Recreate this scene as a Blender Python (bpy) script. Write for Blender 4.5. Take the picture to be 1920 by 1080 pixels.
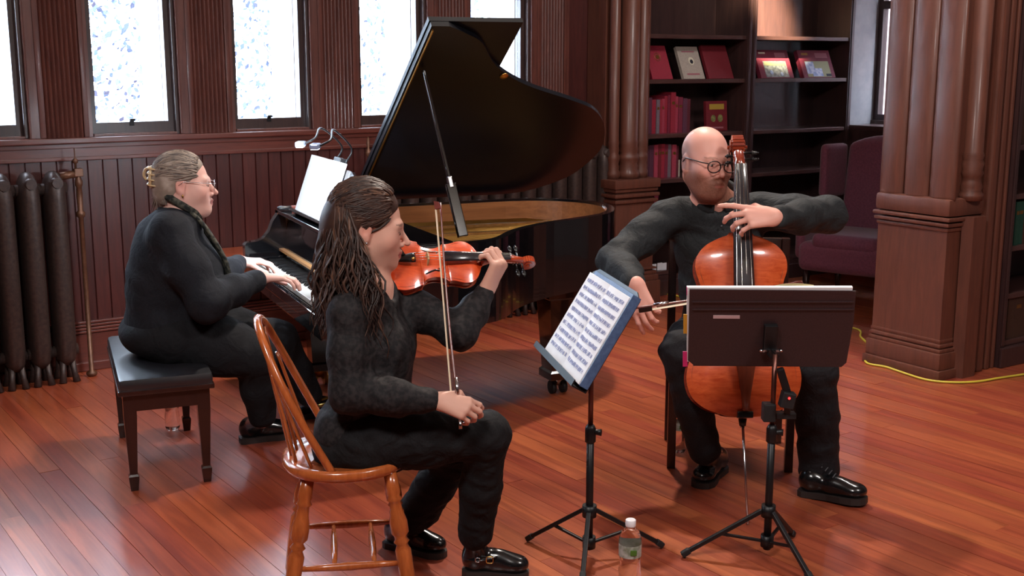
import bpy, bmesh, math, random
import numpy as np
from mathutils import Vector, Matrix, Euler, Quaternion
random.seed(7); np.random.seed(7)
S = bpy.context.scene
for o in list(bpy.data.objects): bpy.data.objects.remove(o)
COL = S.collection

# ---------------- camera ----------------
FPX, CAMH, HORIZON = 2200.0, 1.62, 120.0          # focal length in pixels, height of the lens, horizon row
PITCH = math.atan((540 - HORIZON) / FPX)
cd = bpy.data.cameras.new('camera'); cam = bpy.data.objects.new('camera', cd); COL.objects.link(cam)
cd.sensor_width = 36; cd.lens = 36 * FPX / 1920; cd.clip_start = .05
cam.location = (0, 0, CAMH); cam.rotation_euler = (math.pi / 2 - PITCH, 0, 0)
S.camera = cam

# ---------------- view, world ----------------
S.view_settings.view_transform = 'Standard'; S.view_settings.look = 'None'
S.view_settings.gamma = 1; S.view_settings.use_curve_mapping = False
S.view_settings.exposure = -0.05
W = bpy.data.worlds.new('overcast_sky'); S.world = W; W.use_nodes = True
bg = W.node_tree.nodes['Background']; bg.inputs[0].default_value = (.72, .85, 1, 1); bg.inputs[1].default_value = 31.0

# ---------------- lights of the room and added fill lights ----------------
def lamp(kind, loc, energy, color, size=.3, target=None, spot=None, blend=.6):
    l = bpy.data.lights.new('lamp_and_fill_light', kind); l.energy = energy; l.color = color
    if kind == 'AREA': l.shape = 'DISK'; l.size = size
    else: l.shadow_soft_size = size
    if kind == 'SPOT': l.spot_size = math.radians(spot); l.spot_blend = blend
    o = bpy.data.objects.new('lamp_and_fill_light', l); COL.objects.link(o); o.location = loc
    if target is not None:
        o.rotation_euler = (Vector(target) - Vector(loc)).to_track_quat('-Z', 'Y').to_euler()
    return o
WARM = (1, .88, .77); NEUT = (1, .95, .92)
lamp('SPOT', (.45, 6.0, 3.75), 500, WARM, .07, (.25, 4.4, 0), 100)        # spot above the tail of the piano
lamp('AREA', (-.9, .9, 3.8), 140, NEUT, .9, (-.2, 4.2, .6))                # front fill lights added high on the camera side
lamp('AREA', (2.4, 1.6, 3.8), 110, NEUT, .9, (1.2, 4.8, .6))  # second front fill, also added on the camera side
lamp('SPOT', (2.2, 7.2, 3.7), 9000, (1, .9, .58), .04, (1.87, 9.13, 1.90), 19, 1.0)   # ceiling spot on the bookcase
lamp('AREA', (2.0, 5.4, 3.8), 60, NEUT, .5, (2.0, 8.0, .8))  # fill light added to brighten the wing chair corner

# ---------------- pixel helpers ----------------
FWD = Vector((0, math.cos(PITCH), -math.sin(PITCH))); UPV = Vector((0, math.sin(PITCH), math.cos(PITCH)))
CAMP = Vector((0, 0, CAMH))
def V(*a): return Vector(a)
def ray(x, y): return FWD * FPX + Vector((1, 0, 0)) * (x - 960) - UPV * (y - 540)
def G(x, y, z=0.0):
    d = ray(x, y); return CAMP + d * ((z - CAMH) / d.z)
def D(x, y, Y):
    d = ray(x, y); return CAMP + d * (Y / d.y)
def PLN(x, y, p, n):
    d = ray(x, y); return CAMP + d * ((Vector(p) - CAMP).dot(n) / d.dot(n))

# ---------------- mesh helpers ----------------
class MB:
    def __init__(s): s.v = []; s.f = []; s.sm = []; s.col = []
    def add(s, vs, fs, smooth=False):
        b = len(s.v); s.v += [tuple(v) for v in vs]; s.f += [tuple(i + b for i in f) for f in fs]; s.sm += [smooth] * len(fs); return s
    def box(s, c, h, X=(1,0,0), Y=(0,1,0), Z=(0,0,1), bev=0.0):
        c, X, Y, Z = Vector(c), Vector(X), Vector(Y), Vector(Z)
        if bev <= 0:
            vs = [c + X*h[0]*i + Y*h[1]*j + Z*h[2]*k for i in (-1,1) for j in (-1,1) for k in (-1,1)]
            return s.add(vs, [(0,1,3,2),(4,6,7,5),(0,4,5,1),(2,3,7,6),(0,2,6,4),(1,5,7,3)])
        bm = bmesh.new(); bmesh.ops.create_cube(bm, size=2)
        for v in bm.verts: v.co = Vector((v.co.x*h[0], v.co.y*h[1], v.co.z*h[2]))
        bmesh.ops.bevel(bm, geom=list(bm.edges), offset=min(bev, min(h)*.95), segments=2, affect='EDGES', profile=.6)
        bm.verts.index_update(); bm.verts.ensure_lookup_table()
        vs = [c + X*v.co.x + Y*v.co.y + Z*v.co.z for v in bm.verts]; fs = [[v.index for v in f.verts] for f in bm.faces]
        bm.free(); return s.add(vs, fs)
    def seg(s, a, b, w, t, up=(0,0,1), bev=0.0):          # bar from a to b, width w (sideways), thickness t (along up)
        a, b = Vector(a), Vector(b); X = (b-a); L = X.length; X.normalize()
        Y = Vector(up).cross(X)
        if Y.length < 1e-6: Y = Vector((1,0,0)).cross(X)
        Y.normalize(); Z = X.cross(Y)
        return s.box((a+b)/2, (L/2, w/2, t/2), X, Y, Z, bev)
    def tube(s, pts, rad, n=10, caps=True, up=(0,0,1), flat=1.0, closed=False):
        pts = [Vector(p) for p in pts]; m = len(pts)
        if not hasattr(rad, '__len__'): rad = [rad]*m
        vs = []; prev = None
        for i, p in enumerate(pts):
            if closed: t = pts[(i+1) % m] - pts[i-1]
            else: t = pts[min(i+1, m-1)] - pts[max(i-1, 0)]
            t = t.normalized() if t.length > 1e-9 else Vector((0,0,1))
            if prev is None:
                a = Vector(up).cross(t)
                if a.length < 1e-3: a = Vector((1,0,0)).cross(t)
            else: a = prev - t*prev.dot(t)
            a.normalize(); prev = a; b = t.cross(a)
            for k in range(n):
                q = 2*math.pi*k/n; vs.append(p + a*math.cos(q)*rad[i] + b*math.sin(q)*rad[i]*flat)
        fs = []
        for i in range(m if closed else m-1):
            j = (i+1) % m
            for k in range(n): fs.append((i*n+k, i*n+(k+1) % n, j*n+(k+1) % n, j*n+k))
        s.add(vs, fs, True)
        if caps and not closed:
            b = len(s.v) - m*n
            s.f.append(tuple(b+k for k in reversed(range(n)))); s.sm.append(False)
            s.f.append(tuple(b+(m-1)*n+k for k in range(n))); s.sm.append(False)
        return s
    def lathe(s, prof, c=(0,0,0), n=20, X=(1,0,0), Y=(0,1,0), Z=(0,0,1), caps=True):   # prof: (r, z)
        c, X, Y, Z = Vector(c), Vector(X), Vector(Y), Vector(Z)
        vs = [c + X*r*math.cos(2*math.pi*k/n) + Y*r*math.sin(2*math.pi*k/n) + Z*z for r, z in prof for k in range(n)]
        fs = [(i*n+k, i*n+(k+1)%n, (i+1)*n+(k+1)%n, (i+1)*n+k) for i in range(len(prof)-1) for k in range(n)]
        s.add(vs, fs, True)
        if caps:
            b = len(s.v)-len(vs)
            s.f.append(tuple(b+k for k in reversed(range(n)))); s.sm.append(False)
            s.f.append(tuple(b+(len(prof)-1)*n+k for k in range(n))); s.sm.append(False)
        return s
    def ball(s, c, r, n=14, X=(1,0,0), Y=(0,1,0), Z=(0,0,1)):
        if not hasattr(r, '__len__'): r = (r,r,r)
        c, X, Y, Z = Vector(c), Vector(X), Vector(Y), Vector(Z); m = n//2+1; vs = []; fs = []
        for i in range(m+1):
            a = math.pi*i/m
            for k in range(n):
                q = 2*math.pi*k/n
                vs.append(c + X*r[0]*math.sin(a)*math.cos(q) + Y*r[1]*math.sin(a)*math.sin(q) + Z*r[2]*math.cos(a))
        for i in range(m):
            for k in range(n): fs.append((i*n+k, (i+1)*n+k, (i+1)*n+(k+1)%n, i*n+(k+1)%n))
        return s.add(vs, fs, True)
    def prism(s, poly, ext, smooth=False):                 # closed polygon (3-D points) pushed along ext
        poly = [Vector(p) for p in poly]; ext = Vector(ext); n = len(poly)
        s.add(poly + [p+ext for p in poly], [tuple(reversed(range(n))), tuple(range(n, 2*n))])
        b = len(s.v)-2*n
        for i in range(n): s.f.append((b+i, b+(i+1)%n, b+n+(i+1)%n, b+n+i)); s.sm.append(smooth)
        return s
    def loft(s, rings, closed=True, caps=True, smooth=True):
        n = len(rings[0]); vs = [p for r in rings for p in r]; fs = []
        for i in range(len(rings)-1):
            for k in range(n if closed else n-1): fs.append((i*n+k, i*n+(k+1)%n, (i+1)*n+(k+1)%n, (i+1)*n+k))
        s.add(vs, fs, smooth)
        if caps and closed:
            b = len(s.v)-len(vs)
            s.f.append(tuple(b+k for k in reversed(range(n)))); s.sm.append(False)
            s.f.append(tuple(b+(len(rings)-1)*n+k for k in range(n))); s.sm.append(False)
        return s
    def build(s, name, mat, parent=None, auto=False):
        me = bpy.data.meshes.new(name); me.from_pydata(s.v, [], s.f); me.update()
        me.polygons.foreach_set('use_smooth', s.sm)
        bm = bmesh.new(); bm.from_mesh(me); bmesh.ops.recalc_face_normals(bm, faces=bm.faces)
        if auto:
            for f in bm.faces: f.smooth = True
            for e in bm.edges: e.smooth = not (len(e.link_faces) == 2 and e.calc_face_angle(0) > .6)
        bm.to_mesh(me); bm.free()
        return link(name, me, mat, parent)
def link(name, me, mat, parent=None):
    o = bpy.data.objects.new(name, me); COL.objects.link(o)
    if mat is not None and not me.materials: me.materials.append(mat)
    if parent is not None:
        o.parent = parent; o.matrix_parent_inverse = parent_world(parent).inverted()
    return o
def parent_world(p):
    m = p.matrix_basis.copy()
    return (parent_world(p.parent) @ p.matrix_parent_inverse @ m) if p.parent else m
def empty(name, loc, label=None, cat=None, group=None):
    o = bpy.data.objects.new(name, None); COL.objects.link(o); o.location = loc; o.empty_display_size = .1
    if label: tag(o, label, cat, group)
    return o
def tag(o, label, cat, group=None):
    o['label'] = label; o['category'] = cat
    if group: o['group'] = group
    return o
def struct(o): o['kind'] = 'structure'; return o
def bez(p0, p1, p2, p3, n=12):
    p0, p1, p2, p3 = map(Vector, (p0, p1, p2, p3))
    return [p0*(1-t)**3 + p1*3*t*(1-t)**2 + p2*3*t*t*(1-t) + p3*t**3 for t in [i/n for i in range(n+1)]]
def spline(pts, n=8, closed=False):                        # Catmull-Rom
    pts = [Vector(p) for p in pts]; m = len(pts); out = []
    for i in range(m if closed else m-1):
        if closed: a, b, c, d = pts[i-1], pts[i], pts[(i+1)%m], pts[(i+2)%m]
        else: a, b, c, d = pts[max(i-1,0)], pts[i], pts[i+1], pts[min(i+2,m-1)]
        for k in range(n):
            t = k/n
            out.append(.5*((2*b) + (c-a)*t + (2*a-5*b+4*c-d)*t*t + (3*b-a-3*c+d)*t**3))
    if not closed: out.append(pts[-1])
    return out

# ---------------- materials ----------------
def srgb(r, g, b):
    f = lambda c: (c/255)/12.92 if c/255 <= .04045 else ((c/255+.055)/1.055)**2.4
    return (f(r), f(g), f(b), 1)
def mat(name, col, rough=.5, metal=0.0, spec=.5, coat=0.0, **kw):
    m = bpy.data.materials.new(name); m.use_nodes = True; b = m.node_tree.nodes['Principled BSDF']
    b.inputs['Base Color'].default_value = col; b.inputs['Roughness'].default_value = rough
    b.inputs['Metallic'].default_value = metal; b.inputs['Specular IOR Level'].default_value = spec
    b.inputs['Coat Weight'].default_value = coat; b.inputs['Coat Roughness'].default_value = kw.get('coat_rough', .08)
    if 'sheen' in kw: b.inputs['Sheen Weight'].default_value = kw['sheen']
    if 'trans' in kw: b.inputs['Transmission Weight'].default_value = kw['trans']
    if 'ior' in kw: b.inputs['IOR'].default_value = kw['ior']
    if 'emit' in kw:
        b.inputs['Emission Color'].default_value = kw['emit'][0]; b.inputs['Emission Strength'].default_value = kw['emit'][1]
    if 'sss' in kw:
        b.inputs['Subsurface Weight'].default_value = kw['sss']; b.inputs['Subsurface Radius'].default_value = (.02,.008,.004); b.inputs['Subsurface Scale'].default_value = .4
    return m
def N(m, t, **kw):
    n = m.node_tree.nodes.new(t)
    for k, v in kw.items(): setattr(n, k, v)
    return n
def grain(name, c1, c2, rot=0.0, along='X', stretch=14.0, scale=3.0, rough=.4, coat=.2, bump=.15, rnd=0.0, coat_rough=.15, spec=.5):
    """wood: two tones mixed by noise stretched along one axis of the (rotated) object space"""
    m = mat(name, c1, rough, coat=coat, coat_rough=coat_rough, spec=spec); nt = m.node_tree; L = nt.links.new; b = nt.nodes['Principled BSDF']
    tc = N(m, 'ShaderNodeTexCoord'); r = N(m, 'ShaderNodeMapping'); r.inputs['Rotation'].default_value = (0, 0, -rot)
    mp = N(m, 'ShaderNodeMapping'); sc = {'X': (1, stretch, stretch), 'Y': (stretch, 1, stretch), 'Z': (stretch, stretch, 1)}[along]
    mp.inputs['Scale'].default_value = sc
    L(tc.outputs['Object'], r.inputs['Vector']); L(r.outputs[0], mp.inputs['Vector'])
    src = mp.outputs[0]
    if rnd:
        oi = N(m, 'ShaderNodeObjectInfo'); ad = N(m, 'ShaderNodeVectorMath', operation='MULTIPLY_ADD')
        ad.inputs[1].default_value = (37, 91, 53); L(oi.outputs['Random'], ad.inputs[0]); L(src, ad.inputs[2]); src = ad.outputs[0]
    no = N(m, 'ShaderNodeTexNoise'); no.inputs['Scale'].default_value = scale; no.inputs['Detail'].default_value = 6; no.inputs['Roughness'].default_value = .6; no.inputs['Distortion'].default_value = .6
    L(src, no.inputs['Vector'])
    ra = N(m, 'ShaderNodeValToRGB'); ra.color_ramp.elements[0].position = .3; ra.color_ramp.elements[1].position = .72
    ra.color_ramp.elements[0].color = c1; ra.color_ramp.elements[1].color = c2; L(no.outputs['Fac'], ra.inputs['Fac'])
    out = ra.outputs['Color']
    if rnd:
        hs = N(m, 'ShaderNodeHueSaturation'); mr = N(m, 'ShaderNodeMapRange'); mr.inputs['To Min'].default_value = 1-rnd; mr.inputs['To Max'].default_value = 1+rnd
        L(oi.outputs['Random'], mr.inputs['Value']); L(mr.outputs[0], hs.inputs['Value']); L(out, hs.inputs['Color']); out = hs.outputs['Color']
    L(out, b.inputs['Base Color'])
    bp = N(m, 'ShaderNodeBump'); bp.inputs['Strength'].default_value = bump; bp.inputs['Distance'].default_value = .002
    L(no.outputs['Fac'], bp.inputs['Height']); L(bp.outputs[0], b.inputs['Normal'])
    return m
def mottled(name, c1, c2, scale=30, rough=.6, bump=.3, dist=.003, **kw):
    m = mat(name, c1, rough, **kw); nt = m.node_tree; L = nt.links.new; b = nt.nodes['Principled BSDF']
    tc = N(m, 'ShaderNodeTexCoord'); no = N(m, 'ShaderNodeTexNoise'); no.inputs['Scale'].default_value = scale; no.inputs['Detail'].default_value = 5
    L(tc.outputs['Object'], no.inputs['Vector'])
    ra = N(m, 'ShaderNodeValToRGB'); ra.color_ramp.elements[0].position = .35; ra.color_ramp.elements[1].position = .65
    ra.color_ramp.elements[0].color = c1; ra.color_ramp.elements[1].color = c2; L(no.outputs['Fac'], ra.inputs['Fac']); L(ra.outputs['Color'], b.inputs['Base Color'])
    bp = N(m, 'ShaderNodeBump'); bp.inputs['Strength'].default_value = bump; bp.inputs['Distance'].default_value = dist
    L(no.outputs['Fac'], bp.inputs['Height']); L(bp.outputs[0], b.inputs['Normal'])
    return m
# ---------------- smooth implicit shapes -> one continuous mesh (naive surface nets on sparse blocks) ----------------
def _np(v): return np.array(tuple(v), dtype=np.float64)
class SDF:
    """list of primitives blended by a smooth minimum; k = blend radius; op '+', '-' or '&'"""
    def __init__(s): s.p = []; s.disp = None
    def cap(s, a, b, ra, rb=None, k=.02, op='+'):
        s.p.append(('c', _np(a), _np(b), ra, ra if rb is None else rb, k, op)); return s
    def chain(s, pts, rs, k=.02):
        for i in range(len(pts)-1): s.cap(pts[i], pts[i+1], rs[i], rs[i+1], k)
        return s
    def ell(s, c, r, R=None, k=.02, op='+'):
        if not hasattr(r, '__len__'): r = (r, r, r)
        s.p.append(('e', _np(c), np.array(r, float), np.eye(3) if R is None else np.array(R, float), None, k, op)); return s
    def box(s, c, h, R=None, rad=.01, k=.02, op='+'):
        s.p.append(('b', _np(c), np.array(h, float), np.eye(3) if R is None else np.array(R, float), rad, k, op)); return s
    def cut(s, p, n, k=.004):                                # keep the side the normal points away from
        n = _np(n); s.p.append(('h', _np(p), n/np.linalg.norm(n), 0, 0, k, '&')); return s
    def bounds(s):
        lo, hi = [], []
        for q in s.p:
            if q[6] != '+': continue
            if q[0] == 'c': r = max(q[3], q[4]); lo += [np.minimum(q[1], q[2])-r]; hi += [np.maximum(q[1], q[2])+r]
            elif q[0] == 'e': r = max(q[2]); lo += [q[1]-r]; hi += [q[1]+r]
            elif q[0] == 'b': r = np.linalg.norm(q[2])+q[4]; lo += [q[1]-r]; hi += [q[1]+r]
        return np.min(lo, 0), np.max(hi, 0)
    @staticmethod
    def dist(q, P):
        if q[0] == 'c':
            ab = q[2]-q[1]; t = np.clip(((P-q[1]) @ ab)/max(ab @ ab, 1e-12), 0, 1)
            return np.linalg.norm(P-q[1]-t[..., None]*ab, axis=-1) - (q[3]+(q[4]-q[3])*t)
        if q[0] == 'e':
            L = (P-q[1]) @ q[3]; k0 = np.linalg.norm(L/q[2], axis=-1); k1 = np.linalg.norm(L/(q[2]**2), axis=-1)
            return np.where(k1 > 1e-9, k0*(k0-1)/np.maximum(k1, 1e-9), -min(q[2]))
        if q[0] == 'b':
            L = np.abs((P-q[1]) @ q[3])-q[2]+q[4]
            return np.linalg.norm(np.maximum(L, 0), axis=-1)+np.minimum(np.max(L, axis=-1), 0)-q[4]
        return (P-q[1]) @ q[2]
    def eval(s, P, cen=None, rad=0):
        """P: (M, n, 3) points in blocks, cen: (M, 3) block centres, rad: block half diagonal"""
        d = np.full(P.shape[:-1], 1.0)
        for q in s.p:
            if cen is not None and q[0] != 'h':
                m = SDF.dist(q, cen) < rad+q[5]*1.5+.03
                if not m.any(): continue
                if m.all(): m = slice(None)
            else: m = slice(None)
            x = SDF.dist(q, P[m]); k = max(q[5], 1e-5); y = d[m]
            if q[6] == '+':
                h = np.maximum(k-np.abs(y-x), 0)/k; d[m] = np.minimum(y, x)-h*h*k*.25
            else:
                if q[6] == '-': x = -x
                h = np.maximum(k-np.abs(y-x), 0)/k; d[m] = np.maximum(y, x)+h*h*k*.25
        if s.disp is not None: d = d + s.disp(P)
        return d
    def mesh(s, name, res, material, parent=None, color=None, smooth=1):
        lo, hi = s.bounds(); lo = lo-.03; hi = hi+.03; B = 8; bs = res*B
        nb = np.ceil((hi-lo)/bs).astype(int)
        gi = np.stack(np.meshgrid(*[np.arange(n) for n in nb], indexing='ij'), -1).reshape(-1, 3)
        cen = lo+(gi+.5)*bs; rad = bs*.87
        dc = s.eval(cen[:, None, :])[:, 0]; gi = gi[np.abs(dc) < rad*1.35+.012]; cen = lo+(gi+.5)*bs
        off = np.stack(np.meshgrid(*[np.arange(B+1)]*3, indexing='ij'), -1).reshape(-1, 3)*res
        val = np.empty((len(gi), (B+1)**3))
        for i in range(0, len(gi), 400):
            c = slice(i, i+400); P = (lo+gi[c]*bs)[:, None, :]+off[None]; val[c] = s.eval(P, cen[c], rad)
        val = val.reshape(-1, B+1, B+1, B+1); val[np.abs(val) < 1e-9] = 1e-9; ins = val < 0
        cor = [(i, j, k) for i in (0, 1) for j in (0, 1) for k in (0, 1)]
        sub = lambda A, c: A[:, c[0]:c[0]+B, c[1]:c[1]+B, c[2]:c[2]+B]
        cnt = sum(sub(ins, c).astype(int) for c in cor); act = (cnt > 0) & (cnt < 8)
        bi, x, y, z = np.nonzero(act); cell = gi[bi]*B+np.stack([x, y, z], -1)
        dims = nb*B+2; key = lambda c: (c[..., 0]*dims[1]+c[..., 1])*dims[2]+c[..., 2]
        cv = np.stack([val[bi, x+c[0], y+c[1], z+c[2]] for c in cor], -1); acc = np.zeros((len(bi), 3)); num = np.zeros(len(bi))
        for a in range(8):
            for b in range(a+1, 8):
                ca, cb = np.array(cor[a]), np.array(cor[b])
                if np.abs(ca-cb).sum() != 1: continue
                va, vb = cv[:, a], cv[:, b]; m = (va < 0) != (vb < 0); t = np.where(m, va/np.where(m, va-vb, 1), 0)
                acc += np.where(m[:, None], ca+(cb-ca)*t[:, None], 0); num += m
        pos = lo+(cell+acc/num[:, None])*res
        kk = key(cell); order = np.argsort(kk); ks = kk[order]; pos = pos[order]
        faces = []
        for ax in range(3):
            e = [0, 0, 0]; e[ax] = 1
            i0 = ins[:, :B, :B, :B]; i1 = sub(ins, e); m = i0 != i1
            b2, x, y, z = np.nonzero(m); g = gi[b2]*B+np.stack([x, y, z], -1); flip = i0[b2, x, y, z]
            u, v = (ax+1) % 3, (ax+2) % 3; U = np.zeros(3, int); U[u] = 1; Vv = np.zeros(3, int); Vv[v] = 1
            q = np.stack([key(g-U-Vv), key(g-Vv), key(g), key(g-U)], -1)
            ix = np.clip(np.searchsorted(ks, q), 0, len(ks)-1); ok = (ks[ix] == q).all(1)
            ix = ix[ok]; fl_ = flip[ok]; ix[~fl_] = ix[~fl_][:, ::-1]; faces.append(ix)
        F = np.concatenate(faces)
        lab = np.arange(len(pos))                             # keep only the largest connected surface
        for _ in range(400):
            m = lab[F].min(1); new = lab.copy()
            for a in range(4): np.minimum.at(new, F[:, a], m)
            new = new[new]
            if (new == lab).all(): break
            lab = new
        u, n_ = np.unique(lab[F[:, 0]], return_counts=True); keep = u[n_.argmax()]; F = F[lab[F[:, 0]] == keep]
        used = np.unique(F); ren = np.zeros(len(pos), int); ren[used] = np.arange(len(used)); pos = pos[used]; F = ren[F]
        for _ in range(smooth):                              # one relaxation pass
            nb_ = np.zeros_like(pos); cn = np.zeros(len(pos))
            for a in range(4):
                np.add.at(nb_, F[:, a], pos[F[:, (a+1) % 4]]+pos[F[:, a-1]]); np.add.at(cn, F[:, a], 2)
            pos = pos*.5+.5*nb_/np.maximum(cn, 1)[:, None]
        me = bpy.data.meshes.new(name); me.vertices.add(len(pos)); me.vertices.foreach_set('co', pos.ravel())
        me.loops.add(len(F)*4); me.loops.foreach_set('vertex_index', F.ravel().astype(np.int32))
        me.polygons.add(len(F)); me.polygons.foreach_set('loop_start', np.arange(0, len(F)*4, 4, dtype=np.int32))
        me.update(calc_edges=True); me.validate(); me.polygons.foreach_set('use_smooth', np.ones(len(me.polygons), bool))
        if color is not None and len(me.vertices) == len(pos):
            ca = me.color_attributes.new('Col', 'FLOAT_COLOR', 'POINT'); c4 = np.ones((len(pos), 4)); c4[:, :3] = color(pos); ca.data.foreach_set('color', c4.ravel())
        return link(name, me, material, parent)
def frame(f, u=(0, 0, 1)):                                   # rotation whose columns are forward, left, up
    f = Vector(f).normalized(); l = Vector(u).cross(f).normalized(); w = f.cross(l); return np.array([tuple(f), tuple(l), tuple(w)]).T
# ======================= THE ROOM =======================
WA = math.radians(35); WP = Vector((-2.263, 6.165, 0)); WD = Vector((math.cos(WA), math.sin(WA), 0)); WI = Vector((math.sin(WA), -math.cos(WA), 0))
Z3 = Vector((0, 0, 1))
def WW(t, o, z): return WP + WD*t + WI*o + Z3*z            # t along the window wall, o out of it into the room
RA = math.radians(33); RD = Vector((math.cos(RA), math.sin(RA), 0)); RI = Vector((math.sin(RA), -math.cos(RA), 0))   # bookcase direction
CEIL = 3.9
m_panel = grain('stained_panel_wood', srgb(56, 21, 19), srgb(78, 32, 27), along='Z', stretch=10, scale=5, rough=.42, coat=.25, rnd=.16)
m_trim = grain('stained_trim_wood', srgb(74, 40, 35), srgb(104, 58, 48), along='Z', stretch=10, scale=5, rough=.4, coat=.25)
m_trimh = grain('stained_rail_wood', srgb(78, 34, 27), srgb(104, 48, 37), rot=WA, along='X', stretch=10, scale=5, rough=.4, coat=.25)
m_pier = grain('pier_wood', srgb(84, 47, 36), srgb(105, 60, 45), along='Z', stretch=9, scale=4, rough=.5, coat=.12)
m_sash = grain('dark_sash_wood', srgb(46, 30, 29), srgb(62, 42, 38), along='Z', rough=.4)
m_plaster = mottled('grey_plaster', srgb(112, 106, 108), srgb(124, 117, 117), 12, .8, .1)
m_stone = mottled('white_stone', srgb(226, 226, 226), srgb(240, 240, 238), 20, .8, .1)
m_glass = mat('window_glass', (1, 1, 1, 1), .0, spec=.5)
nt = m_glass.node_tree; nt.nodes.remove(nt.nodes['Principled BSDF'])      # thin old pane: mostly clear, a little mirror
_t = N(m_glass, 'ShaderNodeBsdfTransparent'); _t.inputs[0].default_value = (.96, .98, 1, 1); _g = N(m_glass, 'ShaderNodeBsdfGlossy'); _g.inputs['Roughness'].default_value = .03
_mx = N(m_glass, 'ShaderNodeMixShader'); _mx.inputs[0].default_value = .05
nt.links.new(_t.outputs[0], _mx.inputs[1]); nt.links.new(_g.outputs[0], _mx.inputs[2]); nt.links.new(_mx.outputs[0], nt.nodes['Material Output'].inputs[0])
m_iron = mat('blackened_iron', srgb(30, 26, 28), .5, .6)

# ---- floor: strip boards running square to the window wall ----
FA = WA + math.pi/2; FD = Vector((math.cos(FA), math.sin(FA), 0)); FS = Vector((math.cos(WA), math.sin(WA), 0))
def floor_mat(name, stuff):
    m = grain(name, srgb(128, 54, 36), srgb(176, 88, 56), rot=FA, along='X', stretch=16, scale=1.6, rough=.3, coat=.6, bump=.05, coat_rough=.27)
    nt = m.node_tree; L = nt.links.new; b = nt.nodes['Principled BSDF']
    at = N(m, 'ShaderNodeAttribute', attribute_name='tone', attribute_type='GEOMETRY' if stuff else 'OBJECT')
    src = b.inputs['Base Color'].links[0].from_socket
    hs = N(m, 'ShaderNodeHueSaturation')
    mr = N(m, 'ShaderNodeMapRange'); mr.inputs['To Min'].default_value = .86; mr.inputs['To Max'].default_value = 1.12
    L(at.outputs['Fac'], mr.inputs['Value']); L(mr.outputs[0], hs.inputs['Value'])
    hr = N(m, 'ShaderNodeMapRange'); hr.inputs['To Min'].default_value = .494; hr.inputs['To Max'].default_value = .507
    L(at.outputs['Fac'], hr.inputs['Value']); L(hr.outputs[0], hs.inputs['Hue']); L(src, hs.inputs['Color']); L(hs.outputs[0], b.inputs['Base Color'])
    tc = N(m, 'ShaderNodeTexCoord'); no = N(m, 'ShaderNodeTexNoise'); no.inputs['Scale'].default_value = 2.2; no.inputs['Detail'].default_value = 5   # worn varnish
    L(tc.outputs['Object'], no.inputs['Vector']); rr = N(m, 'ShaderNodeMapRange'); rr.inputs['To Min'].default_value = .22; rr.inputs['To Max'].default_value = .42
    L(no.outputs['Fac'], rr.inputs['Value']); L(rr.outputs[0], b.inputs['Roughness'])
    return m
m_floor, m_floor2 = floor_mat('floor_board_wood', False), floor_mat('far_floor_board_wood', True)
fl = MB().box((0, 4, -.06), (9, 9, .045)).build('floor', mat('subfloor', srgb(40, 18, 12), .8)); struct(fl)
BW = .082; rng = random.Random(3); cand = []
O0 = Vector((0, 4, 0))
for i in range(-62, 90):
    u = i*BW; v = -7.0 - rng.random()*1.8
    while v < 7.0:
        Ln = rng.choice((1.2, 1.8, 2.4, 3.0)); c = O0 + FS*u + FD*(v+Ln/2)
        cand.append((c, Ln, rng.random(), rng.uniform(-.0006, .0006))); v += Ln
def inview(c, Ln):
    best = 0
    for s in (-.5, -.25, 0, .25, .5):
        p = c + FD*Ln*s - CAMP; dz = p.dot(FWD)
        if dz < 1: continue
        x = 960 + FPX*p.x/dz; y = 540 - FPX*p.dot(UPV)/dz
        if -60 < x < 1980 and 560 < y < 1130: best = max(best, Ln/dz**2)
    return best
cand = [(inview(c, Ln), c, Ln, t, dz) for c, Ln, t, dz in cand]
cand.sort(key=lambda r: -r[0])
plank = {}
for Ln in (1.2, 1.8, 2.4, 3.0):
    q = MB().box((0, 0, 0), (Ln/2-.0006, BW/2-.0007, .0075)); o = q.build('floor_board', m_floor); plank[Ln] = o.data; bpy.data.objects.remove(o)
for k, (sc, c, Ln, tone, dz) in enumerate(cand[:300]):
    o = bpy.data.objects.new('floor_board', plank[Ln]); COL.objects.link(o); o.parent = fl
    o.location = (c.x, c.y, -.0075+dz); o.rotation_euler = (0, 0, FA); o['tone'] = tone
# the boards' grain is laid out in each board's own space, so the shared one is unrotated
for n in m_floor.node_tree.nodes:
    if n.type == 'MAPPING' and abs(n.inputs['Rotation'].default_value[2]) > .1: n.inputs['Rotation'].default_value = (0, 0, 0)
oi = N(m_floor, 'ShaderNodeObjectInfo'); mpn = [n for n in m_floor.node_tree.nodes if n.type == 'MAPPING'][-1]
va = N(m_floor, 'ShaderNodeVectorMath', operation='MULTIPLY_ADD'); va.inputs[1].default_value = (41, 77, 13)
lk = mpn.outputs[0].links[0]; tgt = lk.to_socket; m_floor.node_tree.links.new(oi.outputs['Random'], va.inputs[0]); m_floor.node_tree.links.new(mpn.outputs[0], va.inputs[2]); m_floor.node_tree.links.new(va.outputs[0], tgt)
rest = MB(); tones = []
for sc, c, Ln, tone, dz in cand[300:]:
    n0 = len(rest.f); rest.box((c.x, c.y, -.0075+dz), (Ln/2-.0006, BW/2-.0007, .0075), FD, -FS); tones += [tone]*(len(rest.f)-n0)
ro = rest.build('far_floor_boards', m_floor2, fl); ro['kind'] = 'stuff'
at = ro.data.attributes.new('tone', 'FLOAT', 'FACE'); at.data.foreach_set('value', tones)

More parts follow.
